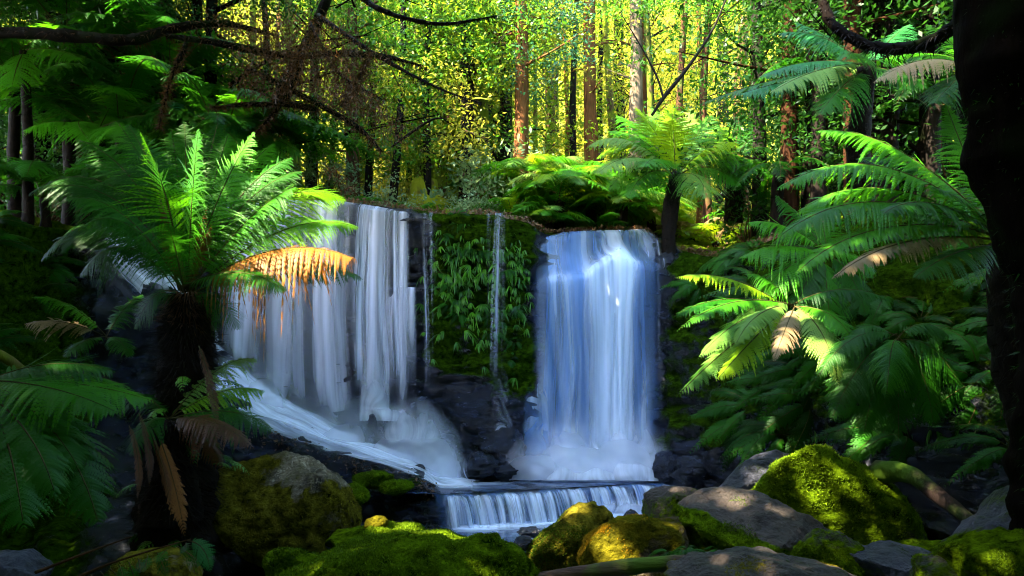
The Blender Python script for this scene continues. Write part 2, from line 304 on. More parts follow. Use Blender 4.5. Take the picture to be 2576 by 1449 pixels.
# ------------------------------------------------------------------ terrain: hillside, plateau, falls wall, banks and stream bed as one folded sheet
ZP = -1.30     # upper pool level
ZL = -1.75     # lower pool level
def zpy(z, d): return HY - z * F / d
def S_(px, crest, A, B, C, foot, rim, bot, floor=None):
    cr = crest
    r = [None] * 6 + [crest, A, B, C, foot, rim, bot, floor or (None, None)]
    return px, r
def ZD(z, d): return (zpy(z, d), d)
bed = lambda d: ZD(-2.05, d)
ST = [
 S_(-2400, (250, 5), (500, 4.4), (750, 3.8), (1000, 3.3), (1250, 2.8), ZD(-.8, 2.5), ZD(-1.5, 2.3), bed(1.8)),
 S_(-900, (380, 8), (560, 7.2), (740, 6.4), (900, 5.8), (1040, 5.2), (1200, 4.8), ZD(-1.4, 4.5), bed(3.6)),
 S_(-300, (480, 11), (640, 10), (780, 9.2), (880, 8.6), (1000, 8.0), (1120, 7.4), ZD(-1.3, 7.0), bed(5.6)),
 S_(0, (545, 13), (640, 12.4), (760, 11.6), (860, 11), (950, 10.4), (1080, 9.4), ZD(-1.2, 9.0), bed(7.2)),
 S_(150, (590, 14.2), (620, 14.0), (660, 13.8), (700, 13.5), (740, 13.2), (900, 12.0), (1130, 11.0), bed(5.0)),
 S_(230, (590, 14.8), (612, 14.5), (620, 14.3), (630, 14.1), (660, 13.8), (790, 12.8), (1100, 12.0), bed(5.0)),
 S_(290, (560, 15.4), (575, 15.2), (590, 14.9), (596, 14.6), (606, 14.2), (710, 13.0), (1080, 12.2), bed(5.0)),
 S_(400, (535, 15.4), (590, 15.0), (640, 14.8), (672, 14.6), (700, 14.2), (840, 12.9), (1110, 12.2), bed(5.0)),
 S_(540, (522, 15.0), (640, 14.9), (740, 14.8), (820, 14.6), (872, 14.3), (1015, 12.6), (1180, 12.1), bed(5.5)),
 S_(640, (512, 15.0), (650, 14.9), (790, 14.8), (900, 14.6), (968, 14.2), (1092, 12.4), (1220, 12.0), bed(5.5)),
 S_(720, (506, 14.9), (650, 14.9), (800, 14.8), (940, 14.5), (1025, 14.1), (1116, 12.3), (1250, 11.9), bed(5.5)),
 S_(860, (508, 14.8), (650, 14.8), (800, 14.7), (980, 14.4), (1100, 13.9), (1166, 12.0), (1300, 11.7), bed(5.5)),
 S_(960, (520, 14.6), (650, 14.6), (780, 14.5), (970, 14.3), (1130, 13.8), (1190, 11.8), (1320, 11.5), bed(5.5)),
 S_(1040, (532, 14.4), (640, 14.4), (780, 14.4), (980, 14.2), (1160, 13.7), (1214, 11.5), ZD(-1.8, 11.3), bed(10)),
 S_(1110, (540, 14.2), (640, 14.1), (780, 14.1), (960, 14.0), ZD(-1.3, 13.3), ZD(-1.33, 11.15), ZD(-1.8, 11.0), bed(9.8)),
 S_(1230, (540, 14.1), (640, 14.0), (800, 14.05), (975, 13.8), ZD(-1.38, 12.9), ZD(-1.34, 11.3), ZD(-1.9, 11.15), bed(9.8)),
 S_(1330, (560, 14.3), (650, 14.1), (800, 14.1), (1000, 13.9), ZD(-1.38, 13.2), ZD(-1.34, 11.6), ZD(-1.9, 11.45), bed(9.8)),
 S_(1375, (590, 15.0), (640, 14.8), (695, 14.2), (1000, 13.95), ZD(-1.38, 13.5), ZD(-1.34, 11.75), ZD(-1.9, 11.6), bed(9.8)),
 S_(1500, (582, 15.3), (640, 14.9), (688, 14.2), (1000, 13.95), ZD(-1.38, 13.6), ZD(-1.34, 12.2), ZD(-1.9, 12.05), bed(10)),
 S_(1620, (580, 15.1), (640, 14.8), (662, 14.15), (1000, 13.9), ZD(-1.38, 13.6), ZD(-1.34, 12.7), ZD(-1.9, 12.55), bed(10)),
 S_(1672, (625, 14.7), (655, 14.1), (800, 13.9), (1000, 13.7), (1150, 13.2), ZD(-1.34, 12.8), ZD(-1.9, 12.6), bed(10)),
 S_(1800, (648, 13.9), (750, 13.5), (880, 13.3), (1040, 13.1), (1150, 12.6), ZD(-1.25, 11.9), ZD(-1.7, 11.4), bed(9.8)),
 S_(1950, (600, 12.8), (740, 11.4), (880, 10.6), (1020, 10.2), (1120, 9.9), ZD(-1.1, 9.7), ZD(-1.7, 9.4), bed(8.8)),
 S_(2150, (545, 11.9), (700, 10.2), (850, 9.4), (1000, 9.0), (1120, 8.8), ZD(-1.0, 8.6), ZD(-1.7, 8.3), bed(7.8)),
 S_(2400, (520, 10.8), (680, 9.2), (850, 8.5), (1000, 8.1), (1140, 7.8), ZD(-1.0, 7.4), ZD(-1.7, 7.0), bed(6.4)),
 S_(2800, (460, 8.8), (660, 8.2), (850, 7.6), (1000, 7.0), (1150, 6.6), ZD(-1.0, 6.0), ZD(-1.7, 5.4), bed(4.8)),
 S_(3500, (350, 6.6), (600, 6.1), (850, 5.6), (1050, 5.1), (1200, 4.7), ZD(-1.1, 4.2), ZD(-1.7, 3.8), bed(3.2)),
 S_(5200, (200, 4.4), (500, 4.0), (850, 3.6), (1150, 3.3), (1400, 3.0), ZD(-1.2, 2.7), ZD(-1.7, 2.4), bed(1.9)),
]
NROW = 14
stx = np.array([s[0] for s in ST], float)
STD = np.zeros((len(ST), NROW, 2))          # (z, d)
for i, (px, rows) in enumerate(ST):
    cz = (HY - rows[6][0]) / F * rows[6][1]; cd = rows[6][1]
    for r in range(6, 14): STD[i, r] = ((HY - rows[r][0]) / F * rows[r][1], rows[r][1])
    bz = max(cz, 2.6)
    STD[i, 5] = (cz + 0.10, cd + 1.0)
    STD[i, 4] = (bz + 0.9, cd + 3.5)
    STD[i, 3] = (bz + 2.2, max(22, cd + 8))
    STD[i, 2] = (8.6, 34)
    STD[i, 1] = (15, 48)
    STD[i, 0] = (62, 90)
_gx = np.arange(-2400, 5201, 5.0)
G = np.stack([np.stack([np.interp(_gx, stx, STD[:, r, k]) for k in (0, 1)], -1) for r in range(NROW)], 1)   # (nx, row, 2)
_k = np.hanning(9); _k /= _k.sum()
for r in range(NROW):
    for k in (0, 1):
        G[:, r, k] = np.convolve(np.pad(G[:, r, k], 4, mode='edge'), _k, mode='valid')
def surf(px, r):
    """point of the folded terrain sheet at image column px and row parameter r (arrays)"""
    px = np.asarray(px, float); r = np.clip(np.asarray(r, float), 0, NROW - 1.0001)
    fx = (px - _gx[0]) / 5.0; i = np.clip(fx.astype(int), 0, len(_gx) - 2); a = (fx - i)[..., None]
    k = r.astype(int); b = (r - k)[..., None]
    b = b * 0.6 + 0.4 * (b * b * (3 - 2 * b))
    g = (G[i, k] * (1 - a) + G[i + 1, k] * a) * (1 - b) + (G[i, k + 1] * (1 - a) + G[i + 1, k + 1] * a) * b
    z, d = g[..., 0], g[..., 1]
    return np.stack([(px - CX) / F * d, d, z], -1)
def gz(x, y):
    """height of the plateau / hillside at (x, y)"""
    px = CX + F * x / y; i = int(np.clip((px + 2400) / 5, 0, len(_gx) - 1))
    return float(np.interp(y, G[i, 6::-1, 1], G[i, 6::-1, 0]))
def displaced(PX, R, amp, fr=0.7, oct=6, seed=0.0):
    V = surf(PX, R)
    du = nrm(surf(PX + 8, R) - surf(PX - 8, R)); dv = nrm(surf(PX, np.minimum(R + 0.15, NROW - 1.01)) - surf(PX, np.maximum(R - 0.15, 0)))
    n = nrm(np.cross(dv, du)); n = n * np.where(n[..., 1:2] > 0, -1, 1) if False else n
    # make normals face the viewer / sky
    s = np.where((n[..., 2] - n[..., 1]) < 0, -1.0, 1.0)[..., None]; n = n * s
    q = V * np.array([1, 1, 1.9]) * fr + seed
    h = fbm(q, oct, 0.55) + .35 * (1 - 2 * np.abs(vnoise(V * np.array([1.6, 1.6, 5.0]) + 3))) + .2 * (1 - 2 * np.abs(vnoise(V * np.array([4, 4, 9.0]) + 7))); ledge = np.abs(vnoise(V * np.array([.5, .5, 2.6]) + 5)) 
    return V + n * (amp * (h + 0.5 * (ledge - 0.3)))[..., None], n
# wall, banks, ledge and bed
pxs = np.concatenate([np.arange(-2400, -200, 60), np.arange(-200, 2700, 7), np.arange(2700, 5201, 60)]).astype(float)
rs = np.concatenate([np.arange(6, 13, 1 / 34.0), [13 - 0.001]])
PX, R = np.meshgrid(pxs, rs)
ampf = 0.30 * np.ones_like(PX)
poolz = ss(1080, 1120, PX) * (1 - ss(1690, 1780, PX)) * ss(9.9, 10.2, R)
ampf = ampf * (1 - poolz * 0.92) * ss(6.0, 6.25, R) + 0.05
ampf = ampf * (1 - 0.5 * (ss(500, 560, PX) * (1 - ss(1010, 1060, PX)) * ss(9.5, 10, R) * (1 - ss(10.9, 11.1, R))))
ampf *= 1 - .55 * ss(1345, 1385, PX) * (1 - ss(1640, 1672, PX)) * (1 - ss(9.7, 10, R))
V, _n = displaced(PX, R, ampf)
PX0 = PX; PX = PX + 75 * fbm(V * .9, 4); R0 = R; R = R + .9 * fbm(V * 1.1 + 20, 4)
# moss where the photograph shows it: middle wall, right wall, right bank; bare wet rock near the falling water and at the foot
mo = 0.10 + 0.75 * (ss(1040, 1110, PX) * (1 - ss(1300, 1370, PX)) * (1 - ss(8.7, 9.4, R)))
mo += 0.50 * ss(1665, 1720, PX) * (1 - ss(9.5, 10.0, R)) * (1 - .5 * ss(1850, 2000, PX)) + 0.15 * (ss(1900, 2100, PX)) + 0.75 * (1 - ss(100, 330, PX))  # left moss term darkens that bank, putting its shade into the colour
mo += 0.25 * ss(860, 960, PX) * (1 - ss(1060, 1110, PX)) * ss(10.9, 11.1, R)
mo += 0.5 * (1 - ss(6.0, 6.35, R)) * (1 - ss(1360, 1400, PX) * (1 - ss(1640, 1680, PX)))
mo += 0.45 * ss(1850, 2000, PX) * (1 - ss(8.2, 9.2, R))
me = mesh("cliff", V.reshape(-1, 3), [grid_faces(len(rs), len(pxs))], [M['cliff']], smooth=True, attrs={"moss": mo.ravel()})
tag(link("cliff", me), kind="structure")
pxs2 = np.arange(-2400, 5201, 20.0); rs2 = np.concatenate([np.arange(0, 4, 0.12), np.arange(4, 6, 0.05), [6.0]])
PX, R = np.meshgrid(pxs2, rs2); V, _n = displaced(PX, R, 0.05 + 0.25 * (1 - ss(5.3, 6, R)), 0.5)
k = np.searchsorted(rs2, 2.2)
tag(link("ground", mesh("ground", V[k:].reshape(-1, 3), [grid_faces(len(rs2) - k, len(pxs2))], [M['soil']], smooth=True)), kind="structure")
tag(link("hill", mesh("hill", V[:k + 1].reshape(-1, 3), [grid_faces(k + 1, len(pxs2))], [M['hill']], smooth=True)), kind="structure")
# unseen slopes added round behind the viewpoint to cut low sky light
th = np.linspace(math.radians(-38), math.radians(218), 120); rr = np.array([5.5, 8, 11, 14, 18, 24, 34, 50]); hh = np.array([-2.3, -1.0, 4.5, 10, 14, 18, 22, 26.])
TH, RR = np.meshgrid(th, rr); HH = np.interp(RR, rr, hh)
V = np.stack([np.cos(TH) * RR, -np.sin(TH) * RR, HH], -1); V[..., 2] += 1.6 * fbm(V * .25, 4) * ss(6, 10, RR)
tag(link("hill", mesh("hill", V.reshape(-1, 3), [grid_faces(8, 120)], [M['soil']], smooth=True)), kind="structure")
# broad ground sheet below everything, out to the horizon
gxs = np.linspace(-400, 400, 60); gys = np.linspace(-400, 400, 60); X, Y = np.meshgrid(gxs, gys)
Z = -2.4 + 0.0 * X
tag(link("stream_bed", mesh("stream_bed", np.stack([X, Y, Z], -1).reshape(-1, 3), [grid_faces(60, 60)], [M['mud']])), kind="structure")

# ------------------------------------------------------------------ water
M['pool'] = poolmat('pool_water')
M['w_right'] = watermat('falling_water_blue', (0.74, 0.84, 1.0), su=3.4, sv=0.10, fine=8.0, lo=0.38, hi=0.62, base=0.08, soft=.15)
M['w_film'] = watermat('thin_water_film', (0.16, 0.34, 0.74), su=4.0, sv=0.15, fine=20.0, lo=0.3, hi=0.75, base=0.25)
M['w_veil'] = watermat('veil_water', (0.82, 0.80, 0.94), su=2.4, sv=0.04, fine=6.5, lo=0.38, hi=0.62, base=0.10, soft=.1)
M['w_strand'] = watermat('strand_water', (0.74, 0.78, 0.95), su=7.0, sv=0.12, fine=26.0, lo=0.43, hi=0.66, base=0.0)
M['w_foam'] = watermat('white_cascade_water', (0.86, 0.90, 1.0), su=3.2, sv=0.8, fine=10.0, lo=0.26, hi=0.66, base=0.25, soft=.2)
M['w_lip'] = watermat('ledge_water', (0.76, 0.83, 0.95), su=4.5, sv=0.35, fine=18.0, lo=0.42, hi=0.60, base=0.0)

def lip_d(px): return np.interp(px, [1080, 1110, 1230, 1330, 1375, 1500, 1620, 1672, 1760], [11.1, 11.15, 11.3, 11.6, 11.75, 12.2, 12.7, 12.8, 12.6])
# upper pool
pp = np.arange(1000, 1840, 10.0); tt = np.linspace(0, 1, 40); PX, T = np.meshgrid(pp, tt)
D = lip_d(PX) * (1 - T) + 15.2 * T
X = (PX - CX) / F * D
fo = 0.95 * np.exp(-((D - 13.6) / 0.55) ** 2) * ss(1330, 1400, PX) * (1 - ss(1640, 1700, PX)) + 0.8 * np.exp(-((D - 12.9) / 0.5) ** 2) * (1 - ss(1180, 1330, PX)) + 0.12
fo *= ss(0, 0.12, T)
V = np.stack([X, D, np.full_like(X, ZP) + 0.012 * fbm(np.stack([X * 2, D * 4, X * 0], -1), 3)], -1)
tag(link("upper_pool_water", mesh("upper_pool_water", V.reshape(-1, 3), [grid_faces(40, len(pp))], [M['pool']], smooth=True, attrs={"foam": fo.ravel()})), kind="structure")
# lower pool
xs = np.linspace(-2.0, 7, 160); ys = np.linspace(1.5, 13.3, 150); X, Y = np.meshgrid(xs, ys)
lpx = CX + F * X / Y
dist = lip_d(lpx) - 0.42 - Y
fo = np.exp(-np.clip(dist, 0, 9) ** 2 / 0.10) * ss(1120, 1180, lpx) * 1.1
V = np.stack([X, Y, np.full_like(X, ZL) + 0.01 * fbm(np.stack([X * 2, Y * 3, X * 0], -1), 3)], -1)
tag(link("lower_pool_water", mesh("lower_pool_water", V.reshape(-1, 3), [grid_faces(150, 160)], [M['pool']], smooth=True, attrs={"foam": fo.ravel()})), kind="structure")

def sheet(V, dens, mat, parent, name="water_sheet", flow=None):
    """V (nv, nu, 3): rows run down the flow"""
    nv, nu = dens.shape
    if flow is None:
        u = np.concatenate([[0], np.cumsum(np.linalg.norm(np.diff(V[nv // 2], axis=0), axis=1))])
        w = np.concatenate([np.zeros((1, nu)), np.cumsum(np.linalg.norm(np.diff(V, axis=0), axis=2), axis=0)])
        flow = np.stack([np.broadcast_to(u, (nv, nu)), w, 0 * w], -1)
    flow = flow + np.array([abs(float(V[0, 0, 0])) * 3.7 + len(bpy.data.objects) % 17, 0, 0])
    return link(name, mesh(name, V.reshape(-1, 3), [grid_faces(nv, nu)], [mat], smooth=True, attrs={"dens": dens.ravel(), "flow": flow.reshape(-1, 3)}), parent)
def edge(u, a=0.06, b=0.06): return ss(0, a, u) * (1 - ss(1 - b, 1, u))

# --- right waterfall
wf = empty("waterfall", P(1500, 1200, 13.6), "broad blue-white waterfall tumbling over a stepped ledge on the right", "waterfall")
org = np.array(wf.location)
def fall(pxa, pxb, prof, nu, nv, dens_fn, mat, bulge=0.05, fu=3.0, seed=0.0, name="water_sheet", parent=None, org=org, endf=.12, startf=.02):
    """prof(px) -> list of (py, d) down the fall"""
    us = np.linspace(0, 1, nu); px = pxa + (pxb - pxa) * us
    pts = np.array([spline(np.array([P(p, a, b) for a, b in prof(p)]), nv) for p in px]).transpose(1, 0, 2)
    V = pts.copy(); vv = np.linspace(0, 1, nv)[:, None]
    x = pts[..., 0]
    n = fbm(np.stack([x * fu + seed, pts[..., 2] * 0.15, 0 * x], -1), 3)
    V[..., 1] -= bulge * n * ss(0.02, 0.2, vv) + 0.0
    V[..., 0] += 0.3 * bulge * fbm(np.stack([x * fu + seed + 9, pts[..., 2] * 0.3, 0 * x], -1), 2)
    U = np.broadcast_to(us, (nv, nu)); VV = np.broadcast_to(vv, (nv, nu))
    e1 = .5 + .5 * fbm(np.stack([x * 7 + seed + 31, 0 * x, 0 * x], -1), 3); e0 = .5 + .5 * fbm(np.stack([x * 5 + seed + 57, 0 * x, 0 * x], -1), 3)
    de = dens_fn(U, VV, px[None, :]) * (1 - ss(1 - endf * (.3 + e1), 1.0, VV)) * ss(0, .02 + startf * e0, VV)
    w_ = np.concatenate([np.zeros((1, nu)), np.cumsum(np.linalg.norm(np.diff(V, axis=0), axis=2), axis=0)])
    wob = .10 * fbm(np.stack([x * 1.3 + seed, w_ * .5, 0 * x], -1), 3)
    flow = np.stack([x + wob + (x - x.mean()) * .12 * np.sin(w_ * .8 + seed), w_, 0 * x], -1)
    return sheet(V - org, np.clip(de, 0, 1), mat, parent, name, flow=flow)
def profR(o):
    def f(p):
        cr = np.interp(p, [1340, 1375, 1420, 1500, 1620, 1665], [640, 596, 584, 580, 578, 600])
        cd = np.interp(p, [1340, 1375, 1500, 1620, 1665], [14.5, 14.9, 15.1, 14.95, 14.6])
        st = np.interp(p, [1340, 1400, 1475, 1500, 1560, 1600, 1665], [705, 690, 682, 660, 628, 655, 662])
        return [(cr - 2, cd + .25), (cr + 6, cd - .05 - o * .4), ((cr + st) / 2 + 5, cd - .25 - o), (st - 4, 14.2 - o), (st + 8, 13.8 - o), (st + 50, 13.68 - o), (900, 13.75 - o), (1080, 13.6 - o), (1200, 13.45 - o)]
    return f
fall(1338, 1668, profR(0.0), 130, 90, lambda U, V, p: edge(U, .12, .14) * 0.75 * (0.7 + 0.3 * ss(0, .3, V)), M['w_film'], 0.08, 5, parent=wf)
fall(1346, 1655, profR(0.06), 150, 110, lambda U, V, p: edge(U, .10, .12) * (0.5 + 0.5 * np.exp(-((p - 1545) / 60) ** 2)) * (.55 + .75 * np.exp(-((V - .44) / .09) ** 2) + .2 * ss(.4, .5, V)), M['w_right'], 0.12, 4.2, 3.0, parent=wf)
fall(1385, 1640, profR(0.13), 130, 110, lambda U, V, p: edge(U, .2, .2) * ss(.33, .42, V) * (0.3 + 0.7 * np.exp(-((p - 1550) / 55) ** 2) + .3 * np.exp(-((p - 1440) / 30) ** 2)) * (1 - .35 * ss(.6, 1, V)), M['w_right'], 0.14, 5.0, 11.0, parent=wf)

def mound(cx, top, bot, wpx, d, dep, mat, parent, org, dens=1.0, name="water_mound", p=2.2, seed=0, skew=0.0, fade=0.25):
    """soft dome of churning water: half-width wpx at its foot"""
    nu, nv = 56, 44
    th = np.linspace(-1, 1, nu)[None, :]; v = np.linspace(0, 1, nv)[:, None]
    a = th * math.pi / 2
    rad = (1 - (1 - v) ** p) ** (1 / p) if p else v
    px = cx + skew * (1 - v) * wpx + wpx * np.sin(a) * rad * (1 + 0 * v)
    py = top + (bot - top) * v + 0 * a
    dd = d - dep * np.cos(a) * rad
    V = np.stack([(px - CX) / F * dd, dd, (HY - py) / F * dd], -1)
    V[..., 1] -= 0.10 * fbm(V * 2.0 + seed, 3); V[..., 2] += 0.09 * fbm(V * [1.6, 1.6, .3] + seed + 4, 3) * (1 - v * .7); V[..., 0] += .08 * fbm(V * 1.4 + seed + 8, 2)
    de = dens * (1 - ss(.3, 1, np.abs(th) + 0 * v)) * ss(-.02, .8, v)
    flow = np.stack([V[..., 0] + .35 * fbm(V * 1.5 + seed, 2), V[..., 2], 0 * V[..., 0]], -1)
    return sheet(V - org, np.clip(de, 0, 1), mat, parent, name, flow=flow)
mound(1440, 1040, 1205, 78, 13.45, .75, M['w_foam'], wf, org, .95, seed=1)
mound(1588, 1025, 1205, 72, 13.5, .6, M['w_foam'], wf, org, .85, seed=2)
mound(1500, 1100, 1207, 190, 13.4, .7, M['w_foam'], wf, org, .95, seed=3)
mound(1480, 1140, 1209, 170, 13.1, .5, M['w_foam'], wf, org, .95, seed=7)
mound(1590, 1150, 1209, 100, 13.0, .4, M['w_foam'], wf, org, .95, seed=12)
mound(1640, 1095, 1207, 55, 13.3, .5, M['w_foam'], wf, org, .6, seed=4)
mound(1395, 1110, 1205, 60, 13.2, .5, M['w_foam'], wf, org, .7, seed=5)
mound(1345, 960, 1200, 44, 13.7, .5, M['w_film'], wf, org, .9, seed=6)
fall(1303, 1372, lambda p: [(np.interp(p, [1303, 1372], [990, 955]), 13.75), (np.interp(p, [1303, 1372], [1000, 965]), 13.6), (1080, 13.5), (1150, 13.4)], 40, 30,
     lambda U, V, p: edge(U, .25, .4) * .8 * (1 - .5 * V), M['w_right'], .12, 4, parent=wf, endf=.7)
fall(1650, 1682, lambda p: [(655, 14.0), (665, 13.85), (850, 13.7), (1120, 13.5)], 30, 50, lambda U, V, p: edge(U, .4, .4) * .5, M['w_strand'], .12, 5, parent=wf, endf=.5)
fall(1625, 1672, lambda p: [(600, 14.6), (606, 14.45), (630, 14.3), (652, 14.2)], 24, 14, lambda U, V, p: edge(U, .2, .3) * .6, M['w_strand'], .04, 9, parent=wf)
# middle trickles on the mossy wall
tk = empty("waterfall", P(1250, 545, 13.8), "thin strands of water trickling down the mossy wall between the two main falls", "waterfall"); o2 = np.array(tk.location)
fall(1222, 1275, lambda p: [(543, 14.0), (548, 13.8), (700, 13.65), (900, 13.6), (975, 13.5)], 60, 60, lambda U, V, p: edge(U, .25, .25) * (1 - .6 * V) * .5, M['w_strand'], .10, 5, 2.0, parent=tk, org=o2, endf=.5)
mound(1255, 920, 1200, 34, 13.55, .3, M['w_strand'], tk, o2, .9, seed=8)
tk2 = empty("waterfall", P(1080, 560, 13.9), "single fine thread of water beside the dark crack right of the left falls", "waterfall"); o3 = np.array(tk2.location)
fall(1062, 1092, lambda p: [(540, 14.2), (548, 13.95), (700, 13.85), (900, 13.8), (1000, 13.6)], 30, 50, lambda U, V, p: edge(U, .4, .4) * .5, M['w_strand'], .10, 5, 5.0, parent=tk2, org=o3, endf=.5)

M['w_mist'] = watermat('spray', (0.86, 0.89, 1.0), su=.9, sv=.9, fine=2.0, lo=.15, hi=.8, base=.5, soft=0)
mound(1500, 1010, 1209, 200, 13.15, .5, M['w_mist'], wf, org, .42, seed=41)
mound(1350, 1090, 1209, 90, 13.1, .4, M['w_mist'], wf, org, .45, seed=42)
# --- left waterfall : veil, strands, cascade
lf = empty("waterfall", P(800, 1050, 14.0), "wide lilac-grey veil waterfall with fine strands on the left, behind the tree fern", "waterfall"); ol = np.array(lf.location)
def foot_py(p): return np.interp(p, [400, 540, 640, 720, 860, 960, 1040], [700, 880, 975, 1030, 1100, 1120, 1130])
def profL(o):
    def f(p):
        c = np.interp(p, [540, 640, 720, 860, 960, 1030], [520, 510, 504, 508, 520, 532]); fp = foot_py(p)
        return [(c - 3, 15.0), (c + 3, 14.65 - o), (c + 25, 14.5 - o), ((c + fp) / 2, 14.3 - o), (fp, 14.15 - o)]
    return f
fall(545, 905, profL(0), 170, 60, lambda U, V, p: edge(U, .06, .12) * (.70 - .6 * np.exp(-((p - 655) / 22) ** 2) - .35 * np.exp(-((p - 735) / 12) ** 2) - .3 * np.exp(-((p - 880) / 22) ** 2)) * (.75 + .3 * V), M['w_veil'], .10, 2.6, 1.0, parent=lf, org=ol)
fall(560, 890, profL(.12), 150, 60, lambda U, V, p: edge(U, .1, .1) * (.25 + .55 * np.exp(-((p - 590) / 45) ** 2) + .45 * np.exp(-((p - 820) / 60) ** 2)) * (.6 + .5 * V), M['w_veil'], .12, 3.2, 6.0, parent=lf, org=ol)
fall(880, 1032, lambda p: [(np.interp(p, [880, 1032], [509, 530]), 14.9), (np.interp(p, [880, 1032], [514, 536]), 14.4), (560, 14.25), (760, 14.05), (1000, 13.95)], 110, 60,
     lambda U, V, p: edge(U, .08, .05) * 1.0 * (1 - .2 * V), M['w_strand'], .06, 7, 2.0, parent=lf, org=ol)
fall(905, 1028, lambda p: [(np.interp(p, [905, 1028], [512, 530]), 14.9), (np.interp(p, [905, 1028], [518, 536]), 14.35), (560, 14.2), (760, 14.0), (1040, 13.85)], 110, 60,
     lambda U, V, p: edge(U, .05, .05) * (.35 + .65 * np.exp(-((p - 1008) / 14) ** 2) + .4 * np.exp(-((p - 935) / 14) ** 2)), M['w_veil'], .05, 8, 7.0, parent=lf, org=ol)
fall(968, 1050, lambda p: [(np.interp(p, [968, 985, 1000, 1050], [755, 745, 722, 725]), 14.1), (np.interp(p, [968, 985, 1000, 1050], [762, 752, 730, 735]), 13.85), (830, 13.75), (1010, 13.65)], 60, 40,
     lambda U, V, p: edge(U, .2, .2) * .85 * (1 - .35 * V), M['w_veil'], .12, 4, 5.0, parent=lf, org=ol, endf=.5, startf=.15)
mound(945, 895, 1060, 40, 13.8, .35, M['w_foam'], lf, ol, .75, seed=11)
# rock cascade on the left: a dark stepped rock with water over it
cv = []
RB = empty("boulder", P(1010, 1130, 13.2), "dark wet stepped rock under the left falls with white water running over it", "rock")

# ------------------------------------------------------------------ boulders
_ICO = {}
def ico(s):
    if s not in _ICO:
        import bmesh
        bm = bmesh.new(); bmesh.ops.create_icosphere(bm, subdivisions=s, radius=1.0)
        V = np.array([v.co[:] for v in bm.verts]); Fc = np.array([[v.index for v in f.verts] for f in bm.faces]); bm.free()
        _ICO[s] = (V, Fc)
    return _ICO[s]
def moss_tufts(name, V, Fc, mask, n, ln, mat, parent, rng, off=0.0, upw=0.5):
    """short moss blades standing on the faces of a stone"""
    a, b, c = V[Fc[:, 0]], V[Fc[:, 1]], V[Fc[:, 2]]
    fn = np.cross(b - a, c - a); ar = np.linalg.norm(fn, axis=1); fn = fn / np.maximum(ar, 1e-9)[:, None]
    w = ar * mask[Fc].mean(1); 
    if w.sum() <= 0: return None
    k = rng.choice(len(Fc), n, p=w / w.sum())
    r1 = np.sqrt(rng.rand(n)); r2 = rng.rand(n)
    p = a[k] * (1 - r1)[:, None] + b[k] * (r1 * (1 - r2))[:, None] + c[k] * (r1 * r2)[:, None]
    nn = nrm(fn[k] + rng.randn(n, 3) * 0.55 + np.array([0, 0, upw])); t = nrm(np.cross(nn, rng.randn(n, 3)))
    L = .62 * ln * (0.5 + rng.rand(n))[:, None]; w_ = L * 0.34
    p = p - nn * L * 0.15
    cl = 0.6 + 0.8 * (fbm(p * 7, 2)[:, None] + .5)
    L = L * np.clip(cl, .3, 1.6)
    VV = np.stack([p - t * w_, p + t * w_, p + nn * L + rng.randn(n, 3) * L * .3], 1).reshape(-1, 3)
    me = mesh(name, VV, [np.arange(3 * n).reshape(-1, 3)], [mat])
    return link(name, me, parent)
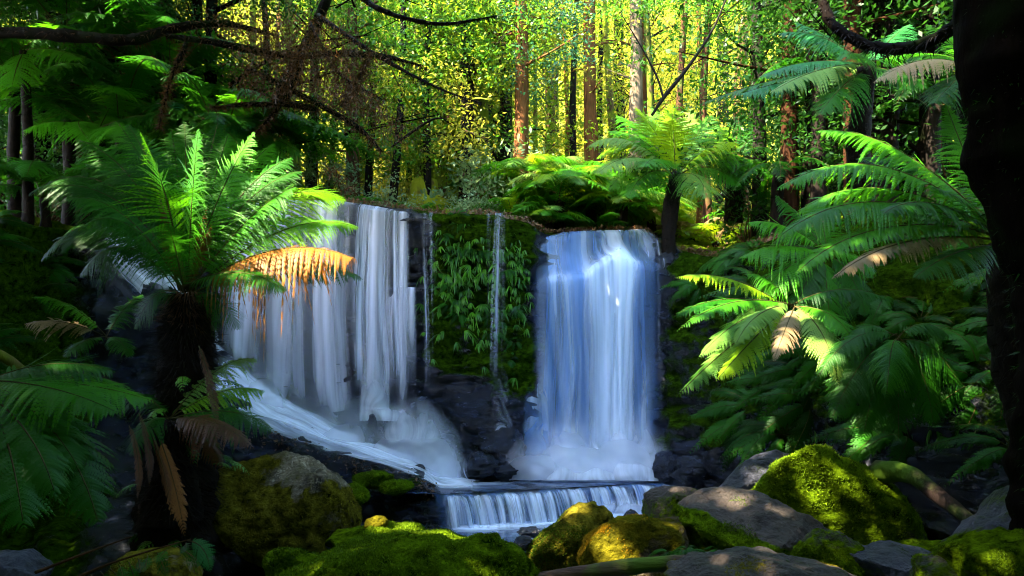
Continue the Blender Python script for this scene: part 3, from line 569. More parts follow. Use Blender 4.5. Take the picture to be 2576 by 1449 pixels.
def boulder(label, px, py, d, mat, dy=0.8, seed=0, cuts=7, rough=0.10, sq=2.6, prof=None, moss=None, mossfn=None, name="boulder", group=None, sub=5, lift=0.0, n_moss=0, ml=0.02, mmat='moss', hard=0.93, cat="rock"):
    sub = 6 if n_moss >= 5000 else sub
    """px, py: (lo, hi) extent in the photograph's columns and rows at distance d; dy: depth as a share of the width"""
    rng = np.random.RandomState(seed + 100)
    V, Fc = ico(sub); V = V.copy()
    V = V / (np.sum(np.abs(V) ** sq, axis=1, keepdims=True) ** (1 / sq))
    for i in range(cuts + 4):
        n = nrm(rng.randn(3) * [1, 1, .8]); h = 0.60 + 0.3 * rng.rand()
        dd = np.maximum(V @ n - h, 0); V -= n * (dd * hard)[:, None]
    V += nrm(V) * (rough * (fbm(V * 1.6 + seed * 7.7, 5, .55)))[:, None] + nrm(V) * (rough * 0.25 * fbm(V * 6 + seed, 4))[:, None]
    if mat.name == 'boulder_wet': V += nrm(V * [1, 1, .3]) * (.30 * (np.abs(vnoise(V * [1.1, 1.1, 5] + seed)) - .3) + .12 * fbm(V * 4 + seed, 4))[:, None]
    lo, hi = V.min(0), V.max(0); V = (V - (lo + hi) / 2) / ((hi - lo) / 2)
    w = (px[1] - px[0]) / F * d; hz = (py[1] - py[0]) / F * d
    c = P((px[0] + px[1]) / 2, (py[0] + py[1]) / 2, d)
    V = V * [w / 2, w * dy / 2, hz / 2]
    if prof is not None:
        xp = np.array([(q[0] - CX) / F * d - c[0] for q in prof]); zp = np.array([(HY - q[1]) / F * d - c[2] for q in prof])
        nb = 48; b = np.clip(((V[:, 0] / w + .5) * nb).astype(int), 0, nb - 1); zt = np.full(nb, -9.0); np.maximum.at(zt, b, V[:, 2])
        zt = np.convolve(np.pad(zt, 2, mode='edge'), np.ones(5) / 5, mode='valid')
        zt_v = np.interp(V[:, 0], (np.arange(nb) + .5) / nb * w - w / 2, zt); tgt = np.interp(V[:, 0], xp, zp)
        k = np.clip((tgt + hz / 2) / np.maximum(zt_v + hz / 2, 0.1 * hz), 0.25, 2.5)
        V[:, 2] = (V[:, 2] + hz / 2) * k - hz / 2
    V += nrm(V) * (0.035 * fbm((V + c) * 4, 5, .6) + 0.030 * (1 - 2.2 * np.abs(fbm((V + c) * 5 + 40, 3))) + 0.014 * (1 - 2 * np.abs(fbm((V + c) * 14 + 9, 3))))[:, None]
    q = V + c
    ms = np.full(len(V), 0.5) if mossfn is None else np.clip(mossfn(q[:, 0] / d * F + CX, HY - q[:, 2] / d * F, nrm(V / [w, w * dy, hz]), q), 0, 1)
    loc = c + np.array([0, 0, -hz / 2 - 0.02])
    V2 = V + c - loc
    root = empty(name, loc, label, cat, group) if n_moss else None
    me = mesh("stone" if n_moss else name, V2, [Fc], [mat], smooth=True, attrs={"moss": ms})
    o = link("stone" if n_moss else name, me, root, None if n_moss else loc)
    if not n_moss: tag(o, label, cat, group)
    else:
        nz = fbm(q * 3.2 + 3, 4); mask = np.clip(ms * 1.5 - .6 + nz * 1.6, 0, 1) ** 1.5
        vis = nrm(V)[:, 1] < 0.5
        moss_tufts("moss", V2, Fc, mask * vis + 1e-6, n_moss, ml, M[mmat], root, rng)
    return root or o
MG = ((0.005, 0.015, 0.001), (0.14, 0.23, 0.005)); MO = ((0.012, 0.012, 0.002), (0.20, 0.17, 0.015))
M['st_green'] = rockmat('boulder_moss_green', (0.010, 0.010, 0.009), (0.07, 0.06, 0.045), moss=MG, up=0.5, bias=.25, rough=(.5, .8), spec=.3)
M['st_olive'] = rockmat('boulder_moss_olive', (0.04, 0.03, 0.016), (0.34, 0.26, 0.15), moss=MO, up=0.4, bias=.12, rough=(.5, .8), spec=.3, lichen=(0.62, 0.52, 0.36))  # lichen and stone colours raised to stand in for missing sunlight
M['st_grey'] = rockmat('boulder_grey', (0.010, 0.012, 0.018), (0.075, 0.08, 0.12), moss=MG, up=0.0, bias=.0, rough=(.35, .6), spec=.5)
M['st_tan'] = rockmat('boulder_tan_top', (0.012, 0.009, 0.007), (0.085, 0.062, 0.05), moss=MG, up=0.0, bias=.1, rough=(.4, .7), spec=.4)
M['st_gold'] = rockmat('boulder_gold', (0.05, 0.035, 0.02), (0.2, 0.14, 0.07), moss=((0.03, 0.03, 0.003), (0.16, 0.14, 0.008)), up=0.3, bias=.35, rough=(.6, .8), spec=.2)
M['st_wet'] = rockmat('boulder_wet', (0.002, 0.003, 0.008), (0.015, 0.025, 0.06), moss=MG, up=0.0, bias=-.6, rough=(.1, .4), spec=.6)  # wet stone; sky reflection also put into the bluish base colour

topg = lambda py0, s=1.0: (lambda x, y, n, q: ss(0, 1, (y - py0) / (40 * s)))
boulder("large olive-brown boulder with lichen and painted sunlight on top, left of the low ledge fall", (497, 892), (1143, 1420), 7.6, M['st_olive'], .8, 3, 8, .10, 3.2,
        [(497, 1250), (520, 1215), (560, 1180), (640, 1160), (720, 1143), (770, 1150), (840, 1185), (885, 1240), (892, 1300)],
        mossfn=lambda x, y, n, q: .75 - 1.0 * ss(640, 800, x + 60 * fbm(q * 5, 3)) * (1 - ss(1170, 1260, y + 50 * fbm(q * 4 + 9, 3))) , n_moss=16000, ml=.022, mmat='moss_olive')  # moss thinned at upper right so paler colour paints the sunlit patch
boulder("low rounded light green boulder directly behind the biggest front boulder", (818, 1085), (1318, 1450), 6.4, M['st_green'], .8, 4, 5, .06, 2.3,
        [(818, 1380), (850, 1340), (950, 1320), (1040, 1330), (1085, 1360)], mossfn=lambda x, y, n, q: .6 + 0 * x, n_moss=14000, ml=.02)
boulder("tiny golden stone perched on top of the low rounded green boulder", (925, 972), (1302, 1325), 6.4, M['st_gold'], .8, 41, 5, .06, 2.3, sub=3)
boulder("biggest bright green mossy boulder at the bottom centre, with two humps", (650, 1358), (1326, 1640), 4.9, M['st_green'], .75, 5, 6, .10, 2.6,
        [(650, 1470), (700, 1436), (830, 1395), (900, 1365), (1000, 1343), (1040, 1330), (1110, 1325), (1140, 1345), (1165, 1345), (1200, 1331), (1285, 1333), (1315, 1370), (1345, 1405), (1358, 1460)],
        mossfn=lambda x, y, n, q: .8 + 0 * x, n_moss=70000, ml=.02)
boulder("small olive mossy stone left of the biggest green boulder", (672, 815), (1388, 1470), 5.3, M['st_green'], .8, 6, 5, .06, 2.4, mossfn=lambda x, y, n, q: .55 + 0 * x, n_moss=5000, ml=.018)
boulder("slanting mossy boulder with a grey peak in front of the low ledge fall", (1322, 1540), (1267, 1480), 7.0, M['st_olive'], .9, 7, 7, .09, 2.6,
        [(1322, 1395), (1350, 1360), (1400, 1320), (1450, 1278), (1490, 1267), (1520, 1275), (1540, 1310)],
        mossfn=lambda x, y, n, q: .35 + .35 * ss(1290, 1320, y), n_moss=12000, ml=.02, mmat='moss')
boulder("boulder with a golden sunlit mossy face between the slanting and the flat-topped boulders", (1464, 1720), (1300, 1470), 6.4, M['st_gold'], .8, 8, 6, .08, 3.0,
        [(1464, 1400), (1490, 1345), (1530, 1310), (1600, 1303), (1700, 1306), (1720, 1330)], mossfn=lambda x, y, n, q: .70 - .6 * ss(1560, 1620, x + .5 * (y - 1380)), n_moss=16000, ml=.018, mmat='moss_painted_sun')  # golden tufts kept to the left face, painting sunlight on that side
boulder("dark rounded stone at the right end of the low ledge fall", (1622, 1785), (1226, 1335), 9.2, M['st_tan'], .8, 9, 5, .07, 2.4,
        mossfn=lambda x, y, n, q: .35 + .1 * ss(1240, 1280, y), n_moss=3000, ml=.02)
boulder("smooth blue-grey slab leaning behind the large green boulder", (1795, 1990), (1138, 1330), 8.9, M['st_grey'], .6, 10, 5, .05, 2.6,
        [(1795, 1235), (1850, 1180), (1900, 1150), (1950, 1138), (1990, 1140)], mossfn=lambda x, y, n, q: .05 + 0 * x, n_moss=1200, ml=.02)
boulder("large domed green mossy boulder on the right, the tallest of the stones", (1888, 2285), (1116, 1450), 7.7, M['st_green'], .8, 11, 7, .09, 2.6,
        [(1888, 1250), (1900, 1190), (1930, 1150), (1990, 1118), (2040, 1122), (2070, 1145), (2120, 1160), (2200, 1210), (2250, 1270), (2285, 1330)],
        mossfn=lambda x, y, n, q: .72 - .25 * ss(2100, 2250, x) * ss(1280, 1350, y), n_moss=45000, ml=.026)
boulder("flat-topped boulder, bare grey-brown above and mossy below, front of the tallest stone", (1712, 2108), (1238, 1450), 6.3, M['st_tan'], .85, 12, 5, .07, 3.0,
        [(1712, 1300), (1735, 1262), (1790, 1240), (1860, 1238), (1920, 1250), (1990, 1290), (2060, 1318), (2108, 1345)],
        mossfn=lambda x, y, n, q: ss(0, 1, (y - np.interp(x, [1712, 1760, 1850, 1950, 2108], [1262, 1268, 1310, 1345, 1350])) / 26) * .8, n_moss=20000, ml=.02, mmat='moss')
boulder("small mossy boulder with a grey cap below the flat-topped one", (2005, 2185), (1342, 1480), 5.5, M['st_green'], .8, 13, 6, .07, 2.5,
        [(2005, 1400), (2030, 1360), (2060, 1342), (2110, 1350), (2160, 1385), (2185, 1410)], mossfn=lambda x, y, n, q: .2 + .6 * ss(1360, 1385, y), n_moss=7000, ml=.018)
boulder("long low bluish stone with a flat top near the bottom right", (2120, 2375), (1378, 1500), 5.4, M['st_grey'], .7, 14, 6, .06, 2.8,
        [(2120, 1395), (2170, 1380), (2260, 1380), (2340, 1395), (2375, 1415)], mossfn=lambda x, y, n, q: .2 + .3 * ss(1400, 1430, y), n_moss=1500, ml=.016)
boulder("small dark rounded stone behind the long low bluish stone", (2262, 2392), (1366, 1430), 6.2, M['st_green'], .8, 15, 4, .06, 2.3, mossfn=lambda x, y, n, q: .5 + 0 * x, n_moss=1500, ml=.016)
boulder("broad bare brown stone cut by the bottom edge right of the log", (1680, 2160), (1402, 1640), 4.3, M['st_tan'], .8, 16, 5, .06, 2.6,
        [(1680, 1440), (1760, 1412), (1850, 1402), (1960, 1412), (2080, 1430), (2160, 1460)], mossfn=lambda x, y, n, q: .15 + .4 * (1 - ss(1700, 1850, x)) * ss(1425, 1450, y), n_moss=6000, ml=.014, mmat='moss_olive')
boulder("dark slab with a blue sheen, tilted up at the right edge", (2375, 2640), (1235, 1480), 5.6, M['st_grey'], .7, 17, 8, .08, 2.6,
        [(2375, 1400), (2420, 1350), (2500, 1300), (2545, 1250), (2580, 1235), (2640, 1240)], mossfn=lambda x, y, n, q: .3 + .3 * (1 - ss(2420, 2460, x)), n_moss=5000, ml=.018)
boulder("rounded dark mossy boulder in the bottom right corner", (2395, 2700), (1345, 1600), 4.5, M['st_green'], .8, 18, 5, .07, 2.4, mossfn=lambda x, y, n, q: .5 + 0 * x, n_moss=10000, ml=.016)
boulder("low dull brown stone beside the bottom right corner boulder", (2295, 2440), (1405, 1520), 4.6, M['st_tan'], .8, 19, 5, .07, 2.4, mossfn=lambda x, y, n, q: .3 + 0 * x, n_moss=2000, ml=.014)
boulder("dark pebble in the pool between the two front mossy boulders", (1308, 1362), (1326, 1352), 7.6, M['st_wet'], .8, 20, 4, .08, 2.3, sub=3)
boulder("smaller wet pebble touching the left side of the slanting boulder", (1296, 1330), (1352, 1378), 6.9, M['st_wet'], .8, 21, 4, .08, 2.3, sub=3)
boulder("small upright dark pebble between the slanting boulder and the ledge-end stone", (1573, 1605), (1283, 1320), 8.2, M['st_wet'], .8, 22, 4, .08, 2.3, sub=3)
boulder("dim brown stone among the leaves at the bottom left", (270, 500), (1395, 1520), 5.2, M['st_olive'], .8, 23, 6, .07, 2.4, mossfn=lambda x, y, n, q: .5 + 0 * x, n_moss=2500, ml=.018)
boulder("dim grey wet stone in the bottom left corner", (-60, 110), (1395, 1520), 5.0, M['st_grey'], .8, 24, 6, .07, 2.4, mossfn=lambda x, y, n, q: .1 + 0 * x)
boulder("dark wet hump under the far left cascade", (190, 370), (690, 900), 12.9, M['st_wet'], .5, 25, 8, .14, 2.8,
        [(190, 760), (215, 710), (260, 690), (310, 705), (350, 750), (370, 820)], mossfn=lambda x, y, n, q: .4 * (1 - ss(230, 300, x)))
for i, (a, b, c, e, dd, sd) in enumerate([(1690, 1790, 1150, 1225, 12.0, 30), (1770, 1850, 1128, 1200, 11.7, 31), (1640, 1700, 1135, 1215, 12.8, 32), (1240, 1310, 1165, 1212, 12.9, 33), (1150, 1250, 1140, 1215, 12.9, 34), (1190, 1330, 1060, 1215, 13.4, 35)]):
    boulder(["jagged wet rock at the foot of the right wall, nearest the low ledge", "jagged wet rock at the foot of the right wall, beside the blue-grey slab", "dark wet rock in the spray at the right foot of the broad waterfall",
             "small wet rock at the back of the upper pool, nearest the broad waterfall", "low wet rock at the back of the upper pool, nearest the left cascade", "tall dark wet outcrop under the middle mossy wall"][i],
            (a, b), (c, e), dd, M['st_wet'], .9, sd, 9, .16, 2.8, hard=.95, mossfn=lambda x, y, n, q: 0 * x + .1)
# rocks of the left cascade: parts of the stepped rock
def rockpart(px, py, d, seed, dy=.8, prof=None):
    o = boulder("x", px, py, d, M['st_wet'], dy, seed, 6, .12, 2.8, prof, name="rock_step"); 
    for k in ("label", "category"): del o[k]
    o.location = o.location - RB.location; o.parent = RB
rockpart((905, 1000), (1035, 1160), 13.2, 50, .8, [(905, 1080), (925, 1040), (945, 1036), (975, 1070), (1000, 1110)])
rockpart((980, 1120), (1000, 1130), 13.6, 51, .5)
rockpart((960, 1160), (1080, 1215), 13.3, 52, .6)
mound(1035, 985, 1150, 95, 13.5, .55, M['w_foam'], lf, ol, .8, seed=21)
mound(960, 1015, 1060, 70, 13.35, .3, M['w_foam'], lf, ol, .6, seed=22)
mound(1070, 1075, 1206, 105, 13.15, .5, M['w_foam'], lf, ol, .85, seed=23)
mound(985, 1090, 1190, 60, 12.9, .25, M['w_strand'], lf, ol, .9, seed=24)
mound(1140, 1150, 1208, 55, 13.0, .3, M['w_strand'], lf, ol, .9, seed=25)

mound(800, 960, 1150, 150, 13.2, .4, M['w_mist'], lf, ol, .40, seed=43)
mound(1030, 1000, 1209, 150, 12.9, .4, M['w_mist'], lf, ol, .45, seed=44)
mound(640, 880, 1060, 90, 13.4, .3, M['w_mist'], lf, ol, .5, seed=45)
# --- sloping white chute from the far left down to the upper pool
ch = empty("water_chute", P(900, 1150, 12.8), "dense white chute of water sliding diagonally down the rock ramp to the upper pool", "waterfall"); oc = np.array(ch.location)
def chute(pa, pb, r0, r1, off, mat, dens_fn, nu=200, nv=40, seed=0):
    px = np.linspace(pa, pb, nu); r = np.linspace(r0, r1, nv); PXc, Rc = np.meshgrid(px, r)
    V = surf(PXc, Rc); V2 = surf(PXc, np.maximum(Rc - .3, 0))
    V[..., 1] -= off * 1.0; V[..., 2] += off * .8
    V[..., 2] = np.maximum(V[..., 2], ZP + .02)
    V += (0.11 * fbm(V * [1.0, 2.2, 2.2] + seed, 4))[..., None] * np.array([0, -1, 1])
    u = np.concatenate([[0], np.cumsum(np.linalg.norm(np.diff(V[nv // 2], axis=0), axis=1))])
    w = np.concatenate([np.zeros((1, nu)), np.cumsum(np.linalg.norm(np.diff(V, axis=0), axis=2), axis=0)])
    flow = np.stack([w * 1.0 + 0 * u, np.broadcast_to(u, w.shape), 0 * w], -1)
    U = (PXc - pa) / (pb - pa); T = (Rc - r0) / (r1 - r0)
    sheet(V - oc, np.clip(dens_fn(U, T, PXc), 0, 1), mat, ch, flow=flow)
chute(520, 1215, 9.75, 10.93, .12, M['w_foam'], lambda U, T, p: edge(U, .03, .12) * edge(T, .2, .16) * 1.1)
chute(560, 1150, 9.95, 10.8, .22, M['w_foam'], lambda U, T, p: edge(U, .1, .3) * edge(T, .35, .2) * 1.1, seed=4)
chute(270, 570, 9.3, 10.95, .16, M['w_foam'], lambda U, T, p: edge(U, .12, .1) * edge(T, .15, .4) * 1.2, seed=7)
chute(250, 560, 8.7, 10.5, .35, M['w_foam'], lambda U, T, p: edge(U, .15, .2) * edge(T, .25, .35) * 1.1, seed=9)
# --- low ledge fall
ll = empty("ledge_waterfall", P(1400, 1230, 11.8), "low curved ledge waterfall of fine white streaks spilling into the lower pool", "waterfall"); o4 = np.array(ll.location)
def lipfall(pa, pb, mat, off, outw, dens_fn, nu, nv=34, seed=0, gain=1.0):
    px = np.linspace(pa, pb, nu)[None, :]; v = np.linspace(0, 1, nv)[:, None]
    d0 = lip_d(px) - off
    s = np.clip((v - .25) / .75, 0, 1)
    out = outw * (0.75 + .9 * fbm(np.stack([px * .035 + seed, 0 * px, 0 * px], -1), 4))
    d0 = d0 - .22 * fbm(np.stack([px * .03, 0 * px, 0 * px], -1), 4)
    D = d0 + .35 * np.clip(1 - v / .25, 0, 1) - out * s ** .55
    drop = (ZP - ZL)
    Z = ZP + .012 - drop * s ** 1.6 - .03 * ss(0.1, .3, v) + 0 * px
    D = D - .05 * fbm(np.stack([px * .05 + seed + 0 * v, v * .8 + 0 * px, 0 * px + 0 * v], -1), 3) * s
    X = (px - CX) / F * d0 * 1.0 + .12 * s + 0.03 * fbm(np.stack([px * .04 + seed + 5 + 0 * v, v * 1.2 + 0 * px, 0 * px + 0 * v], -1), 2)
    V = np.stack([X + 0 * D, D, Z], -1)
    U = np.broadcast_to((px - pa) / (pb - pa), D.shape); T = np.broadcast_to(v, D.shape)
    x = (px - CX) / F * d0
    flow = np.stack([np.broadcast_to(x, D.shape), v * .9 + 0 * px, 0 * D], -1)
    sheet(V - o4, np.clip(dens_fn(U, T, px + 0 * v), 0, 1), mat, ll, flow=flow)
lipfall(1088, 1735, M['w_film'], 0, .22, lambda U, T, p: edge(U, .03, .1) * ss(.05, .3, T) * (.5 - .25 * (1 - ss(1100, 1140, p))), 220, seed=1)
lipfall(1100, 1740, M['w_lip'], .03, .30, lambda U, T, p: edge(U, .04, .05) * ss(.10 + .12 * (1 + fbm(np.stack([p * .05, 0 * p, 0 * p], -1), 3)), .46, T) * (.55 + .9 * (.5 + fbm(np.stack([p * .022 + 4, 0 * p, 0 * p], -1), 3))) * (1.1 - .4 * (1 - ss(1110, 1150, p))) * (.85 + .3 * T), 300, seed=2)
lipfall(1110, 1600, M['w_lip'], .06, .36, lambda U, T, p: edge(U, .08, .12) * ss(.2, .5, T) * (.8 + .3 * T), 260, seed=3)
mound(1590, 1252, 1300, 120, 12.3, .5, M['w_foam'], ll, o4, .7, seed=31)
mound(1300, 1312, 1331, 190, 11.0, .25, M['w_foam'], ll, o4, .75, seed=32)
mound(1530, 1280, 1306, 90, 11.9, .3, M['w_foam'], ll, o4, .7, seed=33)

# moss cushions and fallen twigs on the dark ledge
def cushion(label, px, py, d, n, seed, mat='moss'):
    boulder(label, px, py, d, M['st_green'], 1.0, seed, 3, .1, 2.2, mossfn=lambda x, y, n, q: .9 + 0 * x, n_moss=n, ml=.025, name="moss_cushion", sub=4, cat="moss")
cushion("bright moss cushion on the dark ledge, the longest and nearest the white chute", (890, 985), (1188, 1222), 11.3, 6000, 60)
cushion("bright moss cushion at the right end of the dark ledge above the low fall", (960, 1035), (1212, 1240), 11.1, 4000, 61)
cushion("bright moss cushion hanging over the dark ledge beside the olive boulder", (868, 925), (1222, 1262), 10.9, 3500, 62)

# ------------------------------------------------------------------ ferns
def pin_template(nP):
    """one pinna with nP pairs of pinnules, a in 0..1 along, b across in half-widths"""
    V = []; Q = []
    def q(*p):
        k = len(V); V.extend(p); Q.append([k, k + 1, k + 2, k + 3])
    q((0, -.05, 0), (0, .05, 0), (1, .02, .0), (1, -.02, .0))
    for j in range(nP):
        x = (j + .5) / nP; w = (1 - x ** 2.2) ** .8 * (.75 + .25 * min(1, x * 5)); s = .5 / nP
        for sg in (1, -1):
            q((x - s * .8, 0, 0), (x + s * .9, 0, 0), (x + s * 1.5, sg * w * .85, .10), (x + s * .2, sg * w, .12))
    return np.array(V), np.array(Q)
_PT = {n: pin_template(n) for n in (3, 5, 7, 10, 13)}
def simple_pin():
    V = np.array([(0, -.25, 0), (.3, -.85, .05), (.72, -.5, .03), (1, 0, 0), (.7, .5, .03), (.3, .85, .05), (0, .25, 0)]); return V, np.array([[0, 1, 5, 6], [1, 2, 4, 5]]), np.array([[2, 3, 4]])
def frond_geo(b, m, t, width, n=30, nP=7, up=(0, 0, 1), sag=.35, fwd=.35, bare=.16, rng=None, shape=.42, rad=None, wid=.62, ragged=.06, fold=.0):
    b, m, t = (np.asarray(x, float) for x in (b, m, t)); rng = rng or np.random.RandomState(1)
    u = np.linspace(0, 1, n * 2)[:, None]
    C = (1 - u) ** 2 * b + 2 * u * (1 - u) * m + u ** 2 * t
    Ln = np.linalg.norm(np.diff(C, axis=0), axis=1).sum()
    tt = np.linspace(bare, .985, n); tt = bare + (tt - bare)
    Cc = ((1 - tt) ** 2)[:, None] * b + (2 * tt * (1 - tt))[:, None] * m + (tt ** 2)[:, None] * t
    T = nrm((2 * (1 - tt))[:, None] * (m - b) + (2 * tt)[:, None] * (t - m))
    S = nrm(np.cross(T, np.asarray(up, float))); Nn = np.cross(S, T)
    x = (tt - bare) / (1 - bare)
    prof = np.clip(np.where(x < shape, .45 + .55 * (x / shape) ** .8, ((1 - x) / (1 - shape)) ** .85), .04, 1)
    sp = Ln * (1 - bare) / n
    TV, TQ = _PT[nP]; a = TV[:, 0]; bb = TV[:, 1]; cc = TV[:, 2]
    Vs = []; 
    for sg in (1, -1):
        L = width * prof * (1 + ragged * rng.randn(n)); wv = np.minimum(sp * wid, L * .3) * (1 + .1 * rng.randn(n))
        f = fwd * (1 + .5 * x) + .08 * rng.randn(n)
        D = nrm(S * sg + T * f[:, None] + Nn * (fold + .05 * rng.randn(n))[:, None]); E = nrm(np.cross(Nn, D))
        pz = (-sag * (1 + .4 * rng.randn(n)) * L)[:, None] * (a ** 2)[None, :]
        P_ = Cc[:, None] + D[:, None] * (L[:, None] * a)[..., None] + E[:, None] * (wv[:, None] * bb)[..., None] + Nn[:, None] * (wv[:, None] * cc * -1)[..., None]
        P_[..., 2] += pz
        P_ += T[:, None] * (L[:, None] * (a ** 2) * .12)[..., None]
        Vs.append(P_.reshape(-1, 3))
    V = np.vstack(Vs); k = np.arange(2 * n)[:, None, None] * len(TV); Q = (TQ[None] + k).reshape(-1, 4)
    r0 = rad or max(.004, Ln * .006)
    SV, SQ, ST_ = tube(C[::4] if n > 12 else C[::2], [r0, r0 * .6, r0 * .2], 14, 5)
    return V, Q, SV, SQ, ST_
def frond(parent, org, b, m, t, width, mat, name="frond", label=None, **kw):
    V, Q, SV, SQ, ST_ = frond_geo(b, m, t, width, **kw)
    nv = len(V); AV = np.vstack([V, SV]) - org
    mi = np.concatenate([np.zeros(len(Q), int), np.ones(len(SQ) + len(ST_), int)])
    me = mesh(name, AV, [np.vstack([Q, SQ + nv]), ST_ + nv], [mat, M['stem']], midx=mi)
    o = link(name, me, parent)
    if label: o["label"] = label
    return o
def trunk_part(parent, pts, rad, mat, rough=.25, n=40, seg=20, seed=0, name="trunk"):
    V, Q, T = tube(pts, rad, n, seg, rough, 7, seed)
    return link(name, mesh(name, V, [Q, T], [mat], smooth=True), parent)
def fibres(parent, pts, rad, n, ln, mat, rng, name="root_fibres"):
    """hanging stubs and dead stalks on a fern trunk"""
    C = spline(pts, 60); r = np.interp(np.linspace(0, 1, 60), np.linspace(0, 1, len(rad)), rad)
    k = rng.randint(0, 60, n); th = rng.rand(n) * 2 * np.pi
    dr = np.stack([np.cos(th), np.sin(th), 0 * th], 1); p = C[k] + dr * r[k][:, None] * .9
    L = ln * (.4 + rng.rand(n))[:, None]; d = nrm(dr * .7 + np.array([0, 0, 1]) * (rng.rand(n)[:, None] * 1.2 - .9)); t = nrm(np.cross(d, dr) + .1 * rng.randn(n, 3))
    w = .007 * (.5 + rng.rand(n))[:, None]
    V = np.stack([p - t * w, p + t * w, p + d * L + np.array([0, 0, -.2]) * L], 1).reshape(-1, 3)
    return link(name, mesh(name, V, [np.arange(3 * n).reshape(-1, 3)], [mat]), parent)

# --- the tree fern in the left foreground
rng = np.random.RandomState(11)
D0 = 7.0
base = P(455, 1390, D0 + .1); crown = P(470, 735, D0)
tf = empty("tree_fern", base, "tall dark-trunked tree fern in the left foreground, crown in front of the left falls", "tree fern")
tpts = [np.zeros(3), P(450, 1150, D0 + .05) - base, P(468, 900, D0) - base, P(470, 745, D0) - base]
trunk_part(tf, tpts, [.42, .36, .27, .22, .23, .12], M['fernbark'], .35, 60, 26)
fibres(tf, tpts, [.42, .36, .27, .22, .23, .14], 5200, .16, M['fernbark'], rng)
fibres(tf, [tpts[-1] + [0, 0, -.3], tpts[-1] + [0, 0, .03]], [.2, .17], 900, .12, M['leaf_rust'], rng, "crown_scales")
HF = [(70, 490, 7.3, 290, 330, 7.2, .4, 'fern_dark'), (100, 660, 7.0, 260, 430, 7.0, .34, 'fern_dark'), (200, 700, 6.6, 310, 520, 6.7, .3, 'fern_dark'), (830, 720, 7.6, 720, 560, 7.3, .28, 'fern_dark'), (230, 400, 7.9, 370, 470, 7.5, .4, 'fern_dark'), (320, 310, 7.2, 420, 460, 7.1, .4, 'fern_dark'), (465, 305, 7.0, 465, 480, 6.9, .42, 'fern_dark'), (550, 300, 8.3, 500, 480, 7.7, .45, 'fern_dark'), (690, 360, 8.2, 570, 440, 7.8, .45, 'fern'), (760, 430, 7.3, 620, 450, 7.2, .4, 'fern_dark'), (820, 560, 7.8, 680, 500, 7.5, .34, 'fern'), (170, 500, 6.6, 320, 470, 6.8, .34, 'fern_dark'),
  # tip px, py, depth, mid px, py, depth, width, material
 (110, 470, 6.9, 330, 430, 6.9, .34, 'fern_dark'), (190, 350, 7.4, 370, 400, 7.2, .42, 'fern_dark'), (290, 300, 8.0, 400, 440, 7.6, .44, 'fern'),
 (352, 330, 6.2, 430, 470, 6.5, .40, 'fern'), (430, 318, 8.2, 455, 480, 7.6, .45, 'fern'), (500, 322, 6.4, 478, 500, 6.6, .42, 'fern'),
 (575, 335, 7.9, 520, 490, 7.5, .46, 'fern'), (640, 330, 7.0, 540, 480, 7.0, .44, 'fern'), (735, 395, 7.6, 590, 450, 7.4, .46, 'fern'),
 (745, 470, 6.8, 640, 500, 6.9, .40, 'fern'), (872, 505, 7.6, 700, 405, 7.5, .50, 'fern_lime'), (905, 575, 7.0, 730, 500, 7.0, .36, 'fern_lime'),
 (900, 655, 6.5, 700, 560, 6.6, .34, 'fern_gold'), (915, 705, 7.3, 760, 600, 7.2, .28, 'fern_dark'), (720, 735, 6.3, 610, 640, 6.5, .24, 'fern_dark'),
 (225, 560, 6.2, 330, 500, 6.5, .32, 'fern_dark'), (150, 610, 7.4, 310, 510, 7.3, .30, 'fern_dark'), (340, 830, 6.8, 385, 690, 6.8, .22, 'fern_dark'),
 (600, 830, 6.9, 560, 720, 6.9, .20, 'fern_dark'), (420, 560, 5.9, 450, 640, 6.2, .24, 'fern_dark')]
for i, (tx, ty, td, mx, my, md, w, mt) in enumerate(HF):
    dead = mt == 'fern_gold'
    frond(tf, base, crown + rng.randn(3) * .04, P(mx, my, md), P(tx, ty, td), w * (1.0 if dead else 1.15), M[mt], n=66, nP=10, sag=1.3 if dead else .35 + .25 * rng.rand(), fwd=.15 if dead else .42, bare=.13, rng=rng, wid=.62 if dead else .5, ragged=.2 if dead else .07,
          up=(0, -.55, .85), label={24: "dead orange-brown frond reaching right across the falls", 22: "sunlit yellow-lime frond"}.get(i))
for tx, ty, mx, my, w in [(395, 475, 430, 600, .11), (405, 600, 440, 650, .10), (535, 560, 500, 640, .09), (520, 520, 500, 620, .08)]:
    frond(tf, base, crown, P(mx, my, D0 - .2), P(tx, ty, D0 - .3), w, M['fern_rust'], n=26, nP=5, sag=.7, rng=rng, name="dead_frond")
for i in range(26):   # skirt of old stalks and small side leaves on the trunk
    a = rng.rand() * 6.28; z0 = rng.uniform(.1, 1.6); r = .3; p0 = np.interp(z0, [0, 2.3], [0, 1])
    c = tpts[0] * (1 - p0) + tpts[3] * p0 + base; dr = np.array([math.cos(a), math.sin(a), 0])
    b_ = c + dr * .2; L = rng.uniform(.25, .5)
    frond(tf, base, b_, b_ + dr * L * .7 + np.array([0, 0, .12]), b_ + dr * L + np.array([0, 0, -.3 * L]), .07, M['strap' if rng.rand() < .6 else 'fern_dark'], n=12, nP=3, sag=.5, rng=rng, name="epiphyte_leaf", wid=.8)
